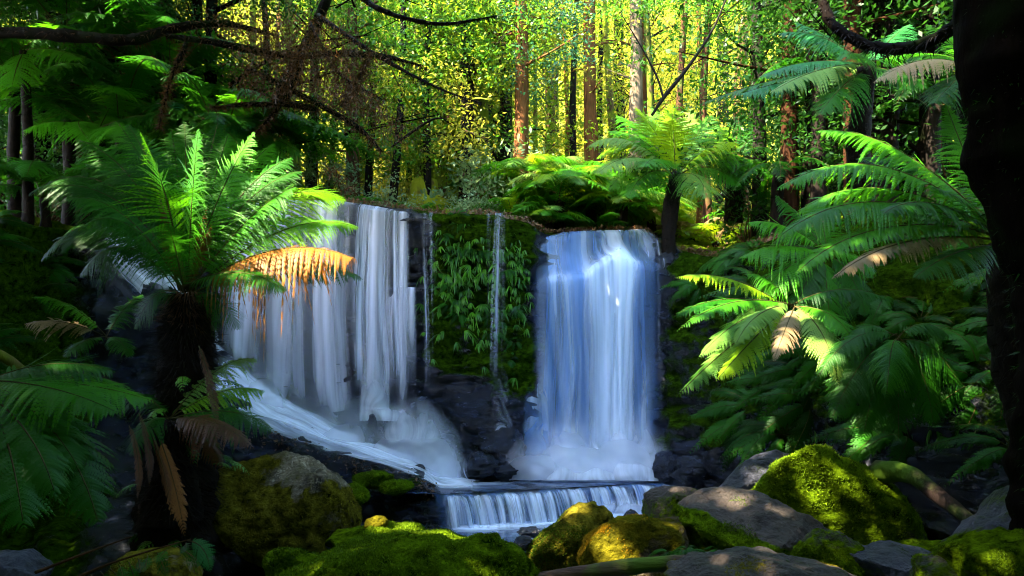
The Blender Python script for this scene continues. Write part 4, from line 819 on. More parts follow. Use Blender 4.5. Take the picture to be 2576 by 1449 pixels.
# --- lower fern at its foot
base2 = P(430, 1300, 6.8); cr2 = P(425, 1055, 6.6)
t2 = empty("tree_fern", base2, "smaller fern with brown-tipped fronds reaching right, below the tall tree fern's crown", "fern")
trunk_part(t2, [np.zeros(3), P(428, 1180, 6.7) - base2, cr2 - base2], [.26, .22, .16, .1], M['fernbark'], .35, 30, 18, 3)
fibres(t2, [np.zeros(3), P(428, 1180, 6.7) - base2, cr2 - base2], [.26, .22, .14], 1500, .15, M['fernbark'], rng)
for tx, ty, td, mx, my, md, w, mt in [(668, 985, 7.0, 570, 950, 6.8, .22, 'fern_lime'), (690, 1085, 6.6, 590, 1000, 6.6, .24, 'fern_dark'), (640, 1130, 6.1, 540, 1030, 6.3, .18, 'fern_rust'),
      (560, 1180, 6.4, 520, 1060, 6.4, .15, 'fern_rust'), (650, 905, 7.2, 560, 880, 7.0, .2, 'fern_pale'), (330, 1150, 6.2, 370, 1030, 6.4, .2, 'fern_dark'), (300, 1010, 6.9, 360, 960, 6.8, .2, 'fern_dark'), (600, 1010, 7.4, 520, 940, 7.1, .2, 'fern')]:
    frond(t2, base2, cr2, P(mx, my, md), P(tx, ty, td), w, M[mt], n=34, nP=10, sag=.7, fwd=.35, bare=.12, rng=rng, up=(0, -.5, .85), wid=.65)
for tx, ty, mx, my, w in [(466, 1350, 440, 1200, .09), (375, 1230, 385, 1130, .04), (345, 1260, 360, 1160, .04), (550, 1080, 535, 960, .05), (430, 1280, 420, 1190, .04)]:
    frond(t2, base2, P(mx - 35, my - 90, 6.3), P(mx, my, 6.2), P(tx, ty, 6.0), w, M['fern_brown' if w > .08 else 'fern_rust'], n=36, nP=7, sag=.5, rng=rng, name="dead_frond", up=(0, -1, .1), wid=.8, bare=.05, shape=.6)
frond(t2, base2, P(178, 545, 8.2), P(190, 600, 8.1), P(205, 668, 8.0), .13, M['fern_brown'], n=24, nP=7, sag=.3, rng=rng, name="dead_frond", up=(0, -1, .1), wid=.9, bare=.02, shape=.6) if False else None

def fern(label, cpx, cpy, d, fronds, trunk_to=None, trad=(.2, .16, .12), w=.28, n=34, nP=10, sag=.4, up=(0, -.4, .9), mats=None, seed=0, cat="fern", name="fern", fib=600, group=None, stemr=None, bare=.14, tmat='fernbark'):
    """fronds: (tip px, py, depth, mid px, py, depth[, width, material])"""
    rg = np.random.RandomState(seed); cr = P(cpx, cpy, d)
    b_ = cr - np.array([0, 0, .15]) if trunk_to is None else P(*trunk_to)
    root = empty(name, b_, label, cat, group)
    if trunk_to is not None:
        tp = [np.zeros(3), (cr - b_) * .5 + rg.randn(3) * .05, cr - b_]
        trunk_part(root, tp, list(trad), M[tmat], .3, 34, 16, seed)
        if fib: fibres(root, tp, list(trad), fib, .12, M['fernbark'], rg)
    for f in fronds:
        ww = f[6] if len(f) > 6 and f[6] else w; mt = f[7] if len(f) > 7 else (mats[rg.randint(len(mats))] if mats else 'fern')
        frond(root, b_, cr + rg.randn(3) * .02, P(f[3], f[4], f[5]), P(f[0], f[1], f[2]), ww * (1 + .1 * rg.randn()), M[mt], n=n, nP=nP, sag=sag * (.7 + .6 * rg.rand()), rng=rg, up=up, bare=bare, wid=.7)
    return root
# --- left bank
fern("dark green fern hanging in from the left edge of the picture near the bottom", -60, 960, 3.6,
     [(290, 935, 3.7, 120, 880, 3.6), (390, 1010, 3.6, 180, 940, 3.5), (250, 1330, 3.0, 190, 1050, 3.2), (300, 1040, 3.2, 130, 950, 3.2), (140, 1250, 2.9, 90, 1040, 3.1), (60, 1330, 2.8, 30, 1080, 3.0), (200, 1180, 3.1, 100, 1000, 3.2), (330, 975, 4.2, 150, 900, 3.9)],
     w=.26, n=42, nP=13, sag=.5, mats=['fern_dark', 'fern_dark', 'fern'], seed=2, bare=.05)
fern("low fern with one long arching frond left of the tall tree fern's trunk", 262, 850, 8.0,
     [(80, 748, 7.6, 170, 735, 7.8, .22, 'fern'), (60, 815, 7.8, 150, 790, 7.9, .2, 'fern_straw'), (330, 900, 7.7, 300, 840, 7.8, .15), (160, 900, 7.6, 200, 850, 7.7, .16), (360, 740, 8.5, 310, 760, 8.2, .2)], w=.2, n=30, nP=7, mats=['fern_dark'], seed=3)
UL = [(250, 330, 9.5, [(0, 205, 9, 110, 230, 9.2), (240, 372, 8.6, 150, 265, 9), (120, 190, 9.8, 180, 230, 9.7), (300, 230, 10.2, 280, 260, 9.9), (440, 300, 9.2, 350, 270, 9.4), (330, 330, 8.5, 290, 300, 9), (60, 330, 8.8, 150, 280, 9.1)]),
      (330, 250, 11, [(90, 150, 10.8, 200, 160, 11), (220, 110, 11.5, 260, 170, 11.3), (460, 130, 11.3, 390, 150, 11.2), (520, 220, 11, 430, 190, 11), (150, 240, 10.4, 230, 205, 10.7), (420, 330, 10.2, 390, 260, 10.6), (280, 350, 10, 300, 290, 10.5)]),
      (610, 310, 11, [(470, 240, 10.8, 530, 240, 11), (690, 260, 11.4, 660, 260, 11.2), (775, 355, 11.3, 700, 300, 11.2), (770, 395, 10.8, 690, 340, 10.9), (560, 400, 10.3, 580, 340, 10.6), (490, 330, 10.4, 550, 300, 10.7), (640, 220, 11.8, 620, 260, 11.4), (700, 420, 10.5, 660, 360, 10.7)]),
      (510, 300, 9.6, [(400, 250, 9.6, 450, 250, 9.6), (330, 300, 9.2, 420, 270, 9.4), (640, 320, 9.4, 590, 270, 9.5), (560, 240, 10, 540, 260, 9.8), (450, 370, 9, 480, 320, 9.3), (610, 380, 9, 570, 310, 9.3)]),
      (60, 130, 10, [(-60, 60, 9.6, 0, 60, 9.8), (150, 80, 10, 110, 80, 10), (200, 150, 9.6, 140, 110, 9.8), (30, 220, 9.2, 40, 160, 9.6), (240, 60, 10.5, 150, 50, 10.3)]),
      (420, 420, 10.5, [(300, 360, 10.2, 360, 370, 10.3), (250, 430, 9.8, 340, 400, 10.1), (520, 370, 10.5, 480, 370, 10.5), (360, 480, 9.9, 390, 440, 10.2), (560, 440, 10.2, 500, 400, 10.3)])]
ULL = ["dark blue-green tree fern at the left edge, its lowest frond pointing down right", "high shaded tree fern at upper left behind the black branches", "bright green tree fern, rightmost on the upper left bank, next to the yellow woods",
       "mid-green fern in the middle of the upper left bank", "deeply shaded fern in the top left corner", "fern on the upper left bank peeping out behind the tall tree fern's fronds"]
for i, (cx_, cy_, d_, fr_) in enumerate(UL):
    nd_ = [15.0, 16.4, 15.8, 15.4, 14.2, 15.2][i]; q_ = nd_ / d_; d_ = nd_; fr_ = [(a, b, c * q_, e, f, g * q_) for a, b, c, e, f, g in fr_]
    x_, y_ = P(cx_, cy_, d_)[:2]
    fern(ULL[i], cx_, cy_, d_, fr_, trunk_to=(cx_ + 10, 600 if i != 2 else 545, d_ + .2), trad=(.11, .09, .08), w=.42 * q_, n=40, nP=10, mats=['fern_dark', 'fern_dark', 'fern', 'fern_blue'] if i != 2 else ['fern', 'fern', 'fern_dark'], seed=20 + i, cat="tree fern", name="tree_fern", sag=.45)  # mostly dark frond colours, which paint in the upper left shade
# --- right bank
RF = [
 ("large tree fern with a wide fan of bright fronds beside the black trunk", 2530, 610, 6.6,
  [(1950, 480, 6.6, 2200, 300, 6.6, .42, 'fern'), (2050, 330, 7.0, 2250, 300, 6.9, .42, 'fern'), (2380, 262, 7.4, 2420, 380, 7.1, .36, 'fern'), (1955, 600, 6.2, 2180, 410, 6.4, .42, 'fern'), (2000, 690, 6.0, 2190, 500, 6.2, .32, 'fern'),
   (2090, 705, 5.8, 2250, 560, 6.0, .24, 'fern_straw'), (2300, 700, 5.7, 2400, 610, 6.0, .25, 'fern_dark'), (2220, 540, 5.7, 2330, 450, 6.0, .34, 'fern_dark'), (2150, 400, 7.6, 2320, 360, 7.2, .38, 'fern_dark'), (2480, 430, 6.0, 2500, 500, 6.3, .3, 'fern_dark'), (2340, 470, 6.0, 2420, 480, 6.2, .3, 'fern_dark'), (2000, 540, 7.0, 2200, 380, 6.8, .42, 'fern')],
  (2620, 1100, 6.6), .4),
 ("big dark fern whose long fronds hang down the right bank above the domed boulder", 2260, 850, 8.0,
  [(2050, 960, 7.8, 2140, 800, 7.9), (2090, 1060, 7.7, 2160, 880, 7.8), (2170, 1110, 7.6, 2200, 920, 7.8), (2260, 1120, 7.5, 2260, 930, 7.8), (2350, 1080, 7.6, 2330, 900, 7.8), (2420, 980, 7.7, 2350, 830, 7.8), (2130, 860, 8.0, 2180, 780, 8.0), (2390, 850, 7.8, 2330, 780, 7.9), (2230, 1000, 7.2, 2240, 850, 7.5, .2, 'fern')],
  None, .24),
 ("fern hanging over the dark wall between the blond-tipped fern and the big fan of fronds", 2080, 640, 9.2,
  [(1880, 560, 9.2, 1970, 540, 9.2), (1860, 650, 9.0, 1960, 590, 9.1), (1900, 760, 8.9, 1970, 650, 9.0), (1990, 820, 8.8, 2020, 690, 9.0), (2090, 840, 8.7, 2080, 700, 8.9), (2180, 800, 8.8, 2150, 670, 9.0), (1950, 490, 9.5, 2010, 530, 9.4), (2200, 690, 9, 2160, 620, 9.1), (2060, 500, 9.6, 2070, 550, 9.4)],
  None, .28),
 ("fern with blond-tipped lime fronds spreading over the wet wall right of the broad waterfall", 1990, 770, 8.9,
  [(1695, 700, 8.5, 1820, 660, 8.6, .2, 'fern_lime'), (1690, 800, 8.3, 1800, 720, 8.4, .2, 'fern'), (1700, 835, 8.1, 1830, 720, 8.3, .17, 'fern'), (1755, 905, 7.9, 1850, 780, 8.2, .22, 'fern_pale'), (1700, 1000, 7.9, 1840, 850, 8.1, .2, 'fern_pale'),
   (1850, 870, 7.8, 1890, 770, 8.1, .2, 'fern_pale'), (1800, 960, 7.8, 1890, 850, 8.1, .18, 'fern_lime'), (1945, 910, 7.8, 1985, 800, 8.1, .16, 'fern_straw'), (2110, 970, 7.8, 2080, 800, 8.1, .22, 'fern_pale'), (2165, 900, 8.0, 2120, 760, 8.2, .2, 'fern'),
   (2250, 760, 8.4, 2120, 690, 8.5, .2, 'fern_dark'), (1880, 690, 9.0, 1930, 680, 8.8, .2, 'fern'), (1840, 820, 8.4, 1910, 740, 8.5, .18, 'fern_pale')],
  None, .24),
 ("upright bright tree fern standing on the brink just right of the broad waterfall", 1700, 440, 14.6,
  [(1480, 370, 14.4, 1570, 300, 14.5), (1500, 440, 13.8, 1590, 350, 14.2), (1550, 290, 15.2, 1620, 310, 15), (1640, 265, 15.5, 1670, 340, 15), (1740, 270, 15.4, 1730, 350, 15), (1830, 320, 15, 1780, 330, 14.8), (1870, 400, 14.5, 1800, 350, 14.6), (1860, 470, 14, 1800, 390, 14.3),
   (1580, 500, 13.6, 1620, 400, 14), (1780, 500, 13.6, 1760, 410, 14), (1530, 330, 14.8, 1610, 320, 14.7), (1690, 300, 13.6, 1695, 350, 14), (1620, 420, 13.2, 1650, 370, 13.8), (1760, 330, 16, 1740, 360, 15.4), (1500, 400, 15, 1590, 310, 15), (1600, 270, 14.6, 1650, 320, 14.6), (1690, 262, 15, 1695, 340, 14.8), (1790, 290, 14.6, 1750, 330, 14.6), (1850, 360, 14, 1790, 340, 14.2), (1530, 480, 14.6, 1600, 370, 14.6), (1820, 430, 15, 1780, 360, 14.8)],
  (1686, 700, 14.0), .55),
 ("tree fern high at the upper right with pale-tipped fronds leaning left over the gorge", 2180, 170, 9.5,
  [(1905, 195, 9.2, 2040, 130, 9.4), (1935, 235, 8.8, 2050, 160, 9.1, .3, 'fern_pale'), (1955, 85, 9.8, 2060, 60, 9.7), (1740, 270, 10.0, 1950, 180, 9.8), (2000, 55, 10.3, 2080, 80, 10), (2060, 290, 8.7, 2120, 200, 9.1), (2420, 150, 9.3, 2300, 110, 9.4), (2290, 60, 10, 2240, 90, 9.8), (2330, 220, 9, 2270, 170, 9.2), (1850, 240, 9.2, 2000, 190, 9.3, .3, 'fern_blue'), (2130, 140, 8.6, 2150, 120, 9)],
  (2170, 520, 9.9), .32),
 ("shaded tree fern with a lone straw-tipped frond beside the top of the black trunk", 2440, 170, 7.4,
  [(2195, 210, 7.2, 2330, 110, 7.3, .24, 'fern_straw'), (2330, 60, 7.8, 2390, 90, 7.6), (2420, 20, 8, 2430, 90, 7.7), (2280, 150, 7.8, 2360, 120, 7.6), (2350, 260, 7, 2400, 200, 7.2)], (2470, 420, 7.6), .26),
 ("tree fern with a small round dark crown right of the one on the brink", 1850, 400, 15.5,
  [(1760, 350, 15.2, 1800, 340, 15.3), (1790, 300, 16, 1820, 340, 15.8), (1860, 285, 16.2, 1855, 340, 15.9), (1920, 310, 15.8, 1895, 330, 15.6), (1945, 380, 15.2, 1905, 350, 15.3), (1940, 450, 14.8, 1900, 390, 15.1), (1770, 450, 14.8, 1800, 390, 15.1), (1850, 480, 14.5, 1850, 410, 15)], (1845, 560, 15.6), .4),
]
for i, (lb, cx_, cy_, d_, fr_, tr_, w_) in enumerate(RF):
    fern(lb, cx_, cy_, d_, fr_, trunk_to=tr_, w=w_ * 1.1, n=[64, 40, 40, 42, 44, 46, 40, 36][i], nP=[13, 10, 10, 10, 10, 10, 10, 7][i], mats=[['fern'], ['fern_dark'], ['fern_dark', 'fern'], ['fern'], ['fern', 'fern_lime', 'fern_pale'], ['fern', 'fern_dark', 'fern_blue'], ['fern_dark', 'fern'], ['fern_dark']][i],
         seed=50 + i, cat="tree fern", name="tree_fern", trad=[(.22, .2, .15), (.1, .1, .1), (.1, .1, .1), (.2, .16, .1), (.15, .13, .15, .12), (.16, .14, .12), (.12, .1, .1), (.2, .18, .14)][i], sag=[.45, .7, .6, .6, .35, .5, .6, .4][i], tmat='fernbark')

# --- prototype ferns for the plateau and the banks
def proto_fern(nf, L, w, mats, seed, nP=5, n=24, rise=.75, droop=.35, r_in=.05, n_old=0):
    rg = np.random.RandomState(seed); out = []
    for i in range(nf):
        a = 6.283 * (i + rg.rand() * .6) / nf; l = L * (.75 + .4 * rg.rand()); e = rise * (.6 + .7 * rg.rand())
        dr = np.array([math.cos(a), math.sin(a), 0])
        m_ = dr * l * .45 + np.array([0, 0, l * e * .75]); t_ = dr * l * (1.0 if e < .9 else .8) + np.array([0, 0, l * (e * .75 - droop)])
        V, Q, SV, SQ, T_ = frond_geo(dr * r_in, m_, t_, w * (.85 + .3 * rg.rand()), n=n, nP=nP, rng=rg, sag=.4, wid=.75)
        nv = len(V); mi = np.concatenate([np.zeros(len(Q), int), np.ones(len(SQ) + len(T_), int)])
        out.append(mesh("frond", np.vstack([V, SV]), [np.vstack([Q, SQ + nv]), T_ + nv], [M[mats[i % len(mats)]], M['stem']], midx=mi))
    return out
M['fern_bank'] = leafmat('fern_bank_shaded', (0.0012, 0.012, 0.0005), (0.009, 0.055, 0.002), 0.25, (0.02, 0.12, 0.003), spec=.07)  # much darker copy of fern green; bank shade put into its colour
FP = {'bright': [proto_fern(11, 1.25, .30, ['fern', 'fern', 'fern_lime'], 70 + i) for i in range(3)],
      'mixed': [proto_fern(10, 1.1, .26, ['fern', 'fern_dark', 'fern_blue'], 80 + i) for i in range(3)],
      'crown': [proto_fern(17, 1.2, .34, ['fern', 'fern_lime', 'fern', 'fern_pale'], 190 + i, nP=7, n=36, rise=.6, droop=.5) for i in range(3)],
      'left': [proto_fern(13, 1.5, .36, ['fern_dark', 'fern_dark', 'fern'], 86 + i, nP=7, n=32, droop=.5) for i in range(3)],  # dark frond colours stand in for shade on the left bank
      'gold': [proto_fern(10, 1.1, .26, ['fern_lime', 'fern_lime', 'fern_straw'], 90 + i) for i in range(2)],
      'bank': [proto_fern(9, .75, .12, ['fern_bank', 'fern_dark', 'fern_dark'], 95 + i, rise=.5, droop=.75) for i in range(3)]}
def put_fern(label, kind, loc, sc, seed, group, name="fern", trunk=0.0):
    rg = random.Random(seed); ms = FP[kind][rg.randrange(len(FP[kind]))]
    root = empty(name, loc, label, "fern", group, rg.random() * 6.28, sc)
    for m_ in ms:
        o = link("frond", m_, root, (0, 0, trunk))
    tr_f = .5 if sc > 1.3 else .8
    if trunk: trunk_part(root, [np.zeros(3), np.array([.03, 0, trunk * .5]), np.array([0, 0, trunk])], [.16 * tr_f, .13 * tr_f, .12 * tr_f], M['fernbark'], .3, 14, 10, seed)
    return root
rg = random.Random(5)
# ground ferns on the brink behind the falls
k = 0
for px, dd, sc, kd, tr in [(1400, 16.2, 1.25, 'bright', .5), (1455, 17.2, 1.2, 'bright', .8), (1350, 17.0, 1.1, 'bright', .5), (1530, 16.6, 1.15, 'bright', .4), (1600, 17.0, 1.1, 'gold', .3), (1560, 18.6, 1.2, 'bright', .8), (1640, 18.0, 1.1, 'gold', .5),
                           (1290, 16.0, .8, 'bright', .2), (1500, 15.9, .8, 'mixed', .1), (1250, 18.5, 1.1, 'mixed', .6), (1420, 19.5, 1.3, 'bright', 1.0), (1350, 20.5, 1.3, 'mixed', 1.0), (1740, 17.5, 1.0, 'gold', .3), (1800, 17.0, 1.0, 'gold', .3),
                           (1060, 16.2, .55, 'mixed', 0), (960, 16.5, .6, 'mixed', 0), (1120, 15.8, .5, 'gold', 0), (1180, 15.6, .45, 'bright', 0), (1700, 20, 1.2, 'bright', .8), (860, 17, .7, 'mixed', 0), (1900, 17, 1.0, 'mixed', .3), (780, 18, .9, 'mixed', .3)]:
    x = (px - CX) / F * dd; z = gz(x, dd)
    put_fern("green fern growing on the forest floor just behind the brink of the falls", kd, (x, dd, z - .05), sc, 300 + k, "ferns on the forest floor above the falls", trunk=tr * .7); k += 1
for j, (px, dd, sc, tr) in enumerate([(40, 15.2, 2.2, 1.8), (170, 16.2, 2.4, 2.4), (300, 15.8, 2.2, 1.2), (430, 16.3, 2.3, 1.8), (560, 15.8, 1.9, 1.0), (690, 16.4, 1.9, 1.0), (110, 14.6, 1.8, .6)]):
    x = (px - CX) / F * dd; put_fern("large tree fern on top of the left bank", 'left', (x, dd, gz(x, dd) - .1), sc * .75, 800 + j, "large ferns on top of the left bank", name="tree_fern", trunk=tr)
for j, (px, dd, sc, tr) in enumerate([(1960, 14.2, 1.5, .8), (2060, 13.8, 1.6, 1.6), (2230, 13.0, 1.7, 2.0), (2350, 12.5, 1.6, 1.0)]):
    x = (px - CX) / F * dd; put_fern("large tree fern on top of the right bank", 'bank', (x, dd, gz(x, dd) - .1), sc * 1.2, 820 + j, "large ferns on top of the right bank", name="tree_fern", trunk=tr)
for j, (px, dd, sc, tr, kd) in enumerate([(1405, 16.0, 1.15, 1.0, 'crown'), (1490, 16.6, 1.2, 1.1, 'crown'), (1330, 16.8, 1.1, 1.1, 'crown'), (1570, 16.2, 1.05, .7, 'crown'), (1450, 18.0, 1.2, 1.3, 'crown'), (1640, 17.2, 1.0, .6, 'crown'), (1380, 15.6, .8, .35, 'crown')]):
    x = (px - CX) / F * dd; put_fern("tree fern crown", kd, (x, dd, gz(x, dd) - .05), sc, 840 + j, "arching tree ferns on the brink left of the upright one", name="tree_fern", trunk=tr / sc)
# ferns clinging to the right bank and left bank
def bank_fern(px, r, sc, label, group, kd='bank', off=.08):
    p = surf(px, r); global k
    o = put_fern(label, kd, p + np.array([0, -off, 0]), sc, 300 + k, group); o.rotation_euler = (math.radians(rg.uniform(35, 60)), rg.uniform(-.3, .3), rg.uniform(-.4, .4)); k += 1
for i in range(66):
    px = rg.uniform(1730, 2560); r = rg.uniform(6.05, 9.9)
    if px < 1850 and r > 7.2: continue
    bank_fern(px, r, rg.uniform(.7, 1.25), "drooping green fern clinging to the steep right bank", "ferns clinging to the right bank", kd='bank')
for i in range(34):
    px = rg.uniform(-250, 330); r = rg.uniform(6.1, 11.2)
    if px > 180 and r > 8.6: continue
    bank_fern(px, r, rg.uniform(.6, 1.1), "shaded fern clinging to the dark left bank", "ferns clinging to the left bank")
bank_fern(2200, 9.7, .8, "single fern catching a spot of yellow sunlight low on the right bank", None, off=.25)

for i in range(26):
    bank_fern(rg.gauss(1190, 70), rg.uniform(6.05, 8.6), rg.uniform(.3, .5), "small arching fern rooted in the mossy wall between the two main falls", "small ferns on the middle wall")
# --- narrow strap ferns hanging on the middle wall
def strap_mesh(seed, nb=15, L=.27):
    rg_ = np.random.RandomState(seed); A = Acc()
    for i in range(nb):
        a = rg_.uniform(-1.3, 1.3); l = L * rg_.uniform(.35, 1.25); w = .011 * rg_.uniform(.7, 1.3)
        d0_ = np.array([math.sin(a) * .75, -.6, .35]); u = np.linspace(0, 1, 7)[:, None]
        C = d0_ * u * l * .7 + np.array([0, 0, -1]) * u ** 1.8 * l * 1.05; S = nrm(np.array([math.cos(a), math.sin(a) * .4, 0.1 * rg_.randn()]))
        ww = w * np.sin(np.clip(u * .93 + .08, 0, 1) * math.pi) ** .6
        A.add(np.hstack([C - S * ww, C + S * ww]).reshape(-1, 3), [[2 * j, 2 * j + 1, 2 * j + 3, 2 * j + 2] for j in range(6)])
    return mesh("strap_fern", np.vstack(A.V), [np.vstack(A.Q)], [M['strap']])
SM = [strap_mesh(i) for i in range(7)]
def strap(px, r, sc, label, group, off=.1):
    p = surf(px, r); o = link("strap_fern", SM[rg.randrange(7)], None, p + np.array([0, -off, 0]))
    s = sc * rg.uniform(.5, 1.0); o.scale = (s, s, s); o.rotation_euler = (rg.uniform(-.35, .35), rg.uniform(-.45, .45), rg.uniform(-1, 1)); tag(o, label, "fern", group)
for i in range(270):
    px = rg.gauss(1175, 62); r = rg.triangular(6.1, 9.0, 7.2)
    if rg.random() < .33: px = rg.uniform(1240, 1335); r = rg.uniform(6.3, 8.2)
    if not 1045 < px < 1345: continue
    strap(px, r, 1.0, "clump of narrow hanging fern leaves on the mossy wall between the falls", "narrow ferns hanging on the middle wall", .12)
for i in range(46):
    px = rg.uniform(1880, 2400); r = rg.uniform(8.2, 10.2)
    strap(px, r, 1.0, "clump of long narrow fern leaves hanging on the right bank", "narrow ferns hanging on the right bank", .15)
for i, (px, py, d) in enumerate([(1690, 1385, 5.9), (1760, 1400, 5.9), (1730, 1378, 5.7), (1815, 1375, 5.95)]):
    o = put_fern("tiny bright fern sprouting at the foot of the flat-topped boulder", 'bank', P(px, py + 8, d), .3, 700 + i, "tiny ferns below the flat-topped boulder")

# ------------------------------------------------------------------ logs, bare branches
def bar(name, label, pts, rad, mat, cat, n=40, seg=14, rough=.15, fr=4, seed=0, group=None, kids=()):
    p0 = np.asarray(pts[0], float)
    V, Q, T = tube([np.asarray(p) - p0 for p in pts], rad, n, seg, rough, fr, seed)
    o = link(name, mesh(name, V, [Q, T], [mat], smooth=True), None, p0); return tag(o, label, cat, group)
M['log'] = barkmat('log_wood', (0.015, 0.009, 0.007), (0.11, 0.065, 0.045), (0.06, 0.10, 0.008), .35, vs=(1.2, 9, 9))
bar("fallen_log", "weathered brown log lying across the bottom edge in front of the golden mossy boulder", [P(1345, 1452, 4.75), P(1500, 1436, 4.75), P(1650, 1420, 4.8), P(1815, 1402, 4.9)], [.03, .05, .055, .045, .035], M['log'], "log", 60, 16, .3, 6)
bar("fallen_log", "mossy hollow-ended log sloping down to the right behind the large domed boulder", [P(2205, 1185, 7.3), P(2290, 1195, 7.0), P(2390, 1270, 6.6), P(2490, 1345, 6.2)], [.12, .08, .06, .045], barkmat('log_moss', (0.008, 0.006, 0.005), (0.05, 0.03, 0.025), (0.05, 0.10, 0.006), .6), "log", 50, 16, .3, 5)
bar("fallen_log", "mossy pole leaning in from the left edge", [P(-60, 860, 6.5), P(20, 905, 6.6), P(95, 965, 6.8)], [.05, .045, .04], barkmat('pole_moss', (0.05, 0.03, 0.02), (0.15, 0.1, 0.05), (0.12, 0.14, 0.01), .8), "log", 24, 10, .3, 6)
lb_ = empty("leafy_branch", P(180, 1470, 4.6), "low thin branch with small dark fern-like leaves along the bottom left", "branch"); ob = np.array(lb_.location)
for a, b_, c in [((150, 1470), (300, 1410), (480, 1356)), ((90, 1440), (220, 1390), (330, 1350))]:
    V, Q, T = tube([P(a[0], a[1], 4.6) - ob, P(b_[0], b_[1], 4.55) - ob, P(c[0], c[1], 4.5) - ob], [.012, .008, .004], 20, 6, .1)
    link("twig", mesh("twig", V, [Q, T], [M['bark_brown']], smooth=True), lb_)
rg2 = np.random.RandomState(3)
for i in range(13):
    x = 180 + i * 24; y = 1462 - i * 8; tx = x + rg2.uniform(-30, 90); ty = y + rg2.uniform(20, 90)
    frond(lb_, ob, P(x, y, 4.55), P((x + tx) / 2, (y + ty) / 2 - 6, 4.5), P(tx, ty, 4.4), .05, M['fern_dark'], n=16, nP=3, sag=.2, rng=rg2, name="leaf_spray", up=(0, -1, .3), wid=.5)
frond(lb_, ob, P(470, 1360, 4.5), P(520, 1362, 4.4), P(530, 1440, 4.3), .075, M['fern_blue'], n=20, nP=5, sag=.3, rng=rg2, name="leaf_spray", up=(0, -1, .3))

# ------------------------------------------------------------------ trees
def leaves(C, n_each, spread, size, rg_, flat=.6, asp=.42, droop=0.0):
    """leaf-sized rhombi around clump centres"""
    n = len(C) * n_each; c = np.repeat(C, n_each, axis=0)
    p = c + rg_.randn(n, 3) * spread * np.array([1, 1, flat])
    nn = nrm(rg_.randn(n, 3) * .75 + np.array([0, -.15, .75])); t = nrm(np.cross(nn, rg_.randn(n, 3))); b = np.cross(nn, t)
    s = size * (.55 + .9 * rg_.rand(n))[:, None]; t = nrm(t + np.array([0, 0, -droop]))
    V = np.stack([p - t * s, p + b * s * asp, p + t * s, p - b * s * asp], 1).reshape(-1, 3)
    return V, np.arange(4 * n).reshape(-1, 4)
def tree_parts(seed, H, r, z0, nb, bl, mat_leaf, mat_bark, n_each=50, clumps=7, size=.048, spread=.3, lean=.02, up=.35, rb=.3, HC=9.0):
    rg_ = np.random.RandomState(seed)
    tp = [np.zeros(3)] + [np.array([lean * H * f + .08 * rg_.randn(), .08 * rg_.randn(), H * f]) for f in (.25, .5, .75, 1)]
    V, Q, T = tube(tp, [r * 1.35, r, r * .85, r * .65, r * .3], 40, 10, .18, 3, seed)
    tm = mesh("trunk", V, [Q, T], [mat_bark], smooth=True)
    A = Acc(); Cs = []
    C = spline(tp, 60)
    for i in range(nb):
        f = (z0 + (H - z0) * (i + rg_.rand()) / nb) / H; f *= min(1, HC / H); b0 = C[int(np.clip(f, 0, 1) * 59)]; a = rg_.rand() * 6.283; l = bl * (1 - .4 * f) * (.6 + .7 * rg_.rand())
        dr = np.array([math.cos(a), math.sin(a), 0])
        p1 = b0 + dr * l * .5 + np.array([0, 0, l * up * rg_.uniform(-.2, 1)]); p2 = b0 + dr * l + np.array([0, 0, l * up * rg_.uniform(-.5, 1.2)]) + rg_.randn(3) * .15
        V, Q, T = tube([b0, p1, p2], [r * rb, r * rb * .5, .008], 10, 5, .1, 3, i); A.add(V, Q, T)
        for j in range(clumps):
            g = .35 + .7 * rg_.rand(); c = (b0 * (1 - g) + p2 * g) + rg_.randn(3) * [.3, .3, .18]; Cs.append(c)
            if j % 2 == 0:
                V, Q, T = tube([b0 * (1 - g * .8) + p2 * g * .8, c], [.014, .005], 4, 4); A.add(V, Q, T)
    bm_ = mesh("branches", np.vstack(A.V), [np.vstack(A.Q), np.vstack(A.T)], [mat_bark], smooth=True)
    V, Q = leaves(np.array(Cs), n_each, spread, size, rg_)
    return tm, bm_, mesh("crown", V, [Q], [mat_leaf])
def put_tree(label, parts, loc, group=None, rz=0.0, sc=1.0, sx=1.0, name="tree", zoff=.15, matb=None, matl=None):
    root = empty(name, (loc[0], loc[1], loc[2] - zoff), label, "tree", group, rz); root.scale = (sc * sx, sc * sx, sc)
    for nm, m_, mm in (("trunk", parts[0], matb), ("branches", parts[1], matb), ("crown", parts[2], matl)):
        o = link(nm, m_, root)
        if mm is not None:
            o.material_slots[0].link = 'OBJECT'; o.material_slots[0].material = mm
    return root
TP = [tree_parts(200 + i, 14 + i, .16, 1.5, 34, 3.0, M['leaf_yellow'], M['bark_brown']) for i in range(3)]
TD = [tree_parts(210 + i, 12, .13, 1.6, 30, 2.6, M['leaf_mid'], M['bark_dark'], n_each=50) for i in range(3)]
TB = [tree_parts(220 + i, 17, .15, 5.5, 18, 2.2, M['leaf_yellow'], M['bark_orange'], n_each=16, clumps=4, up=.1, HC=11) for i in range(2)]    # mostly bare poles
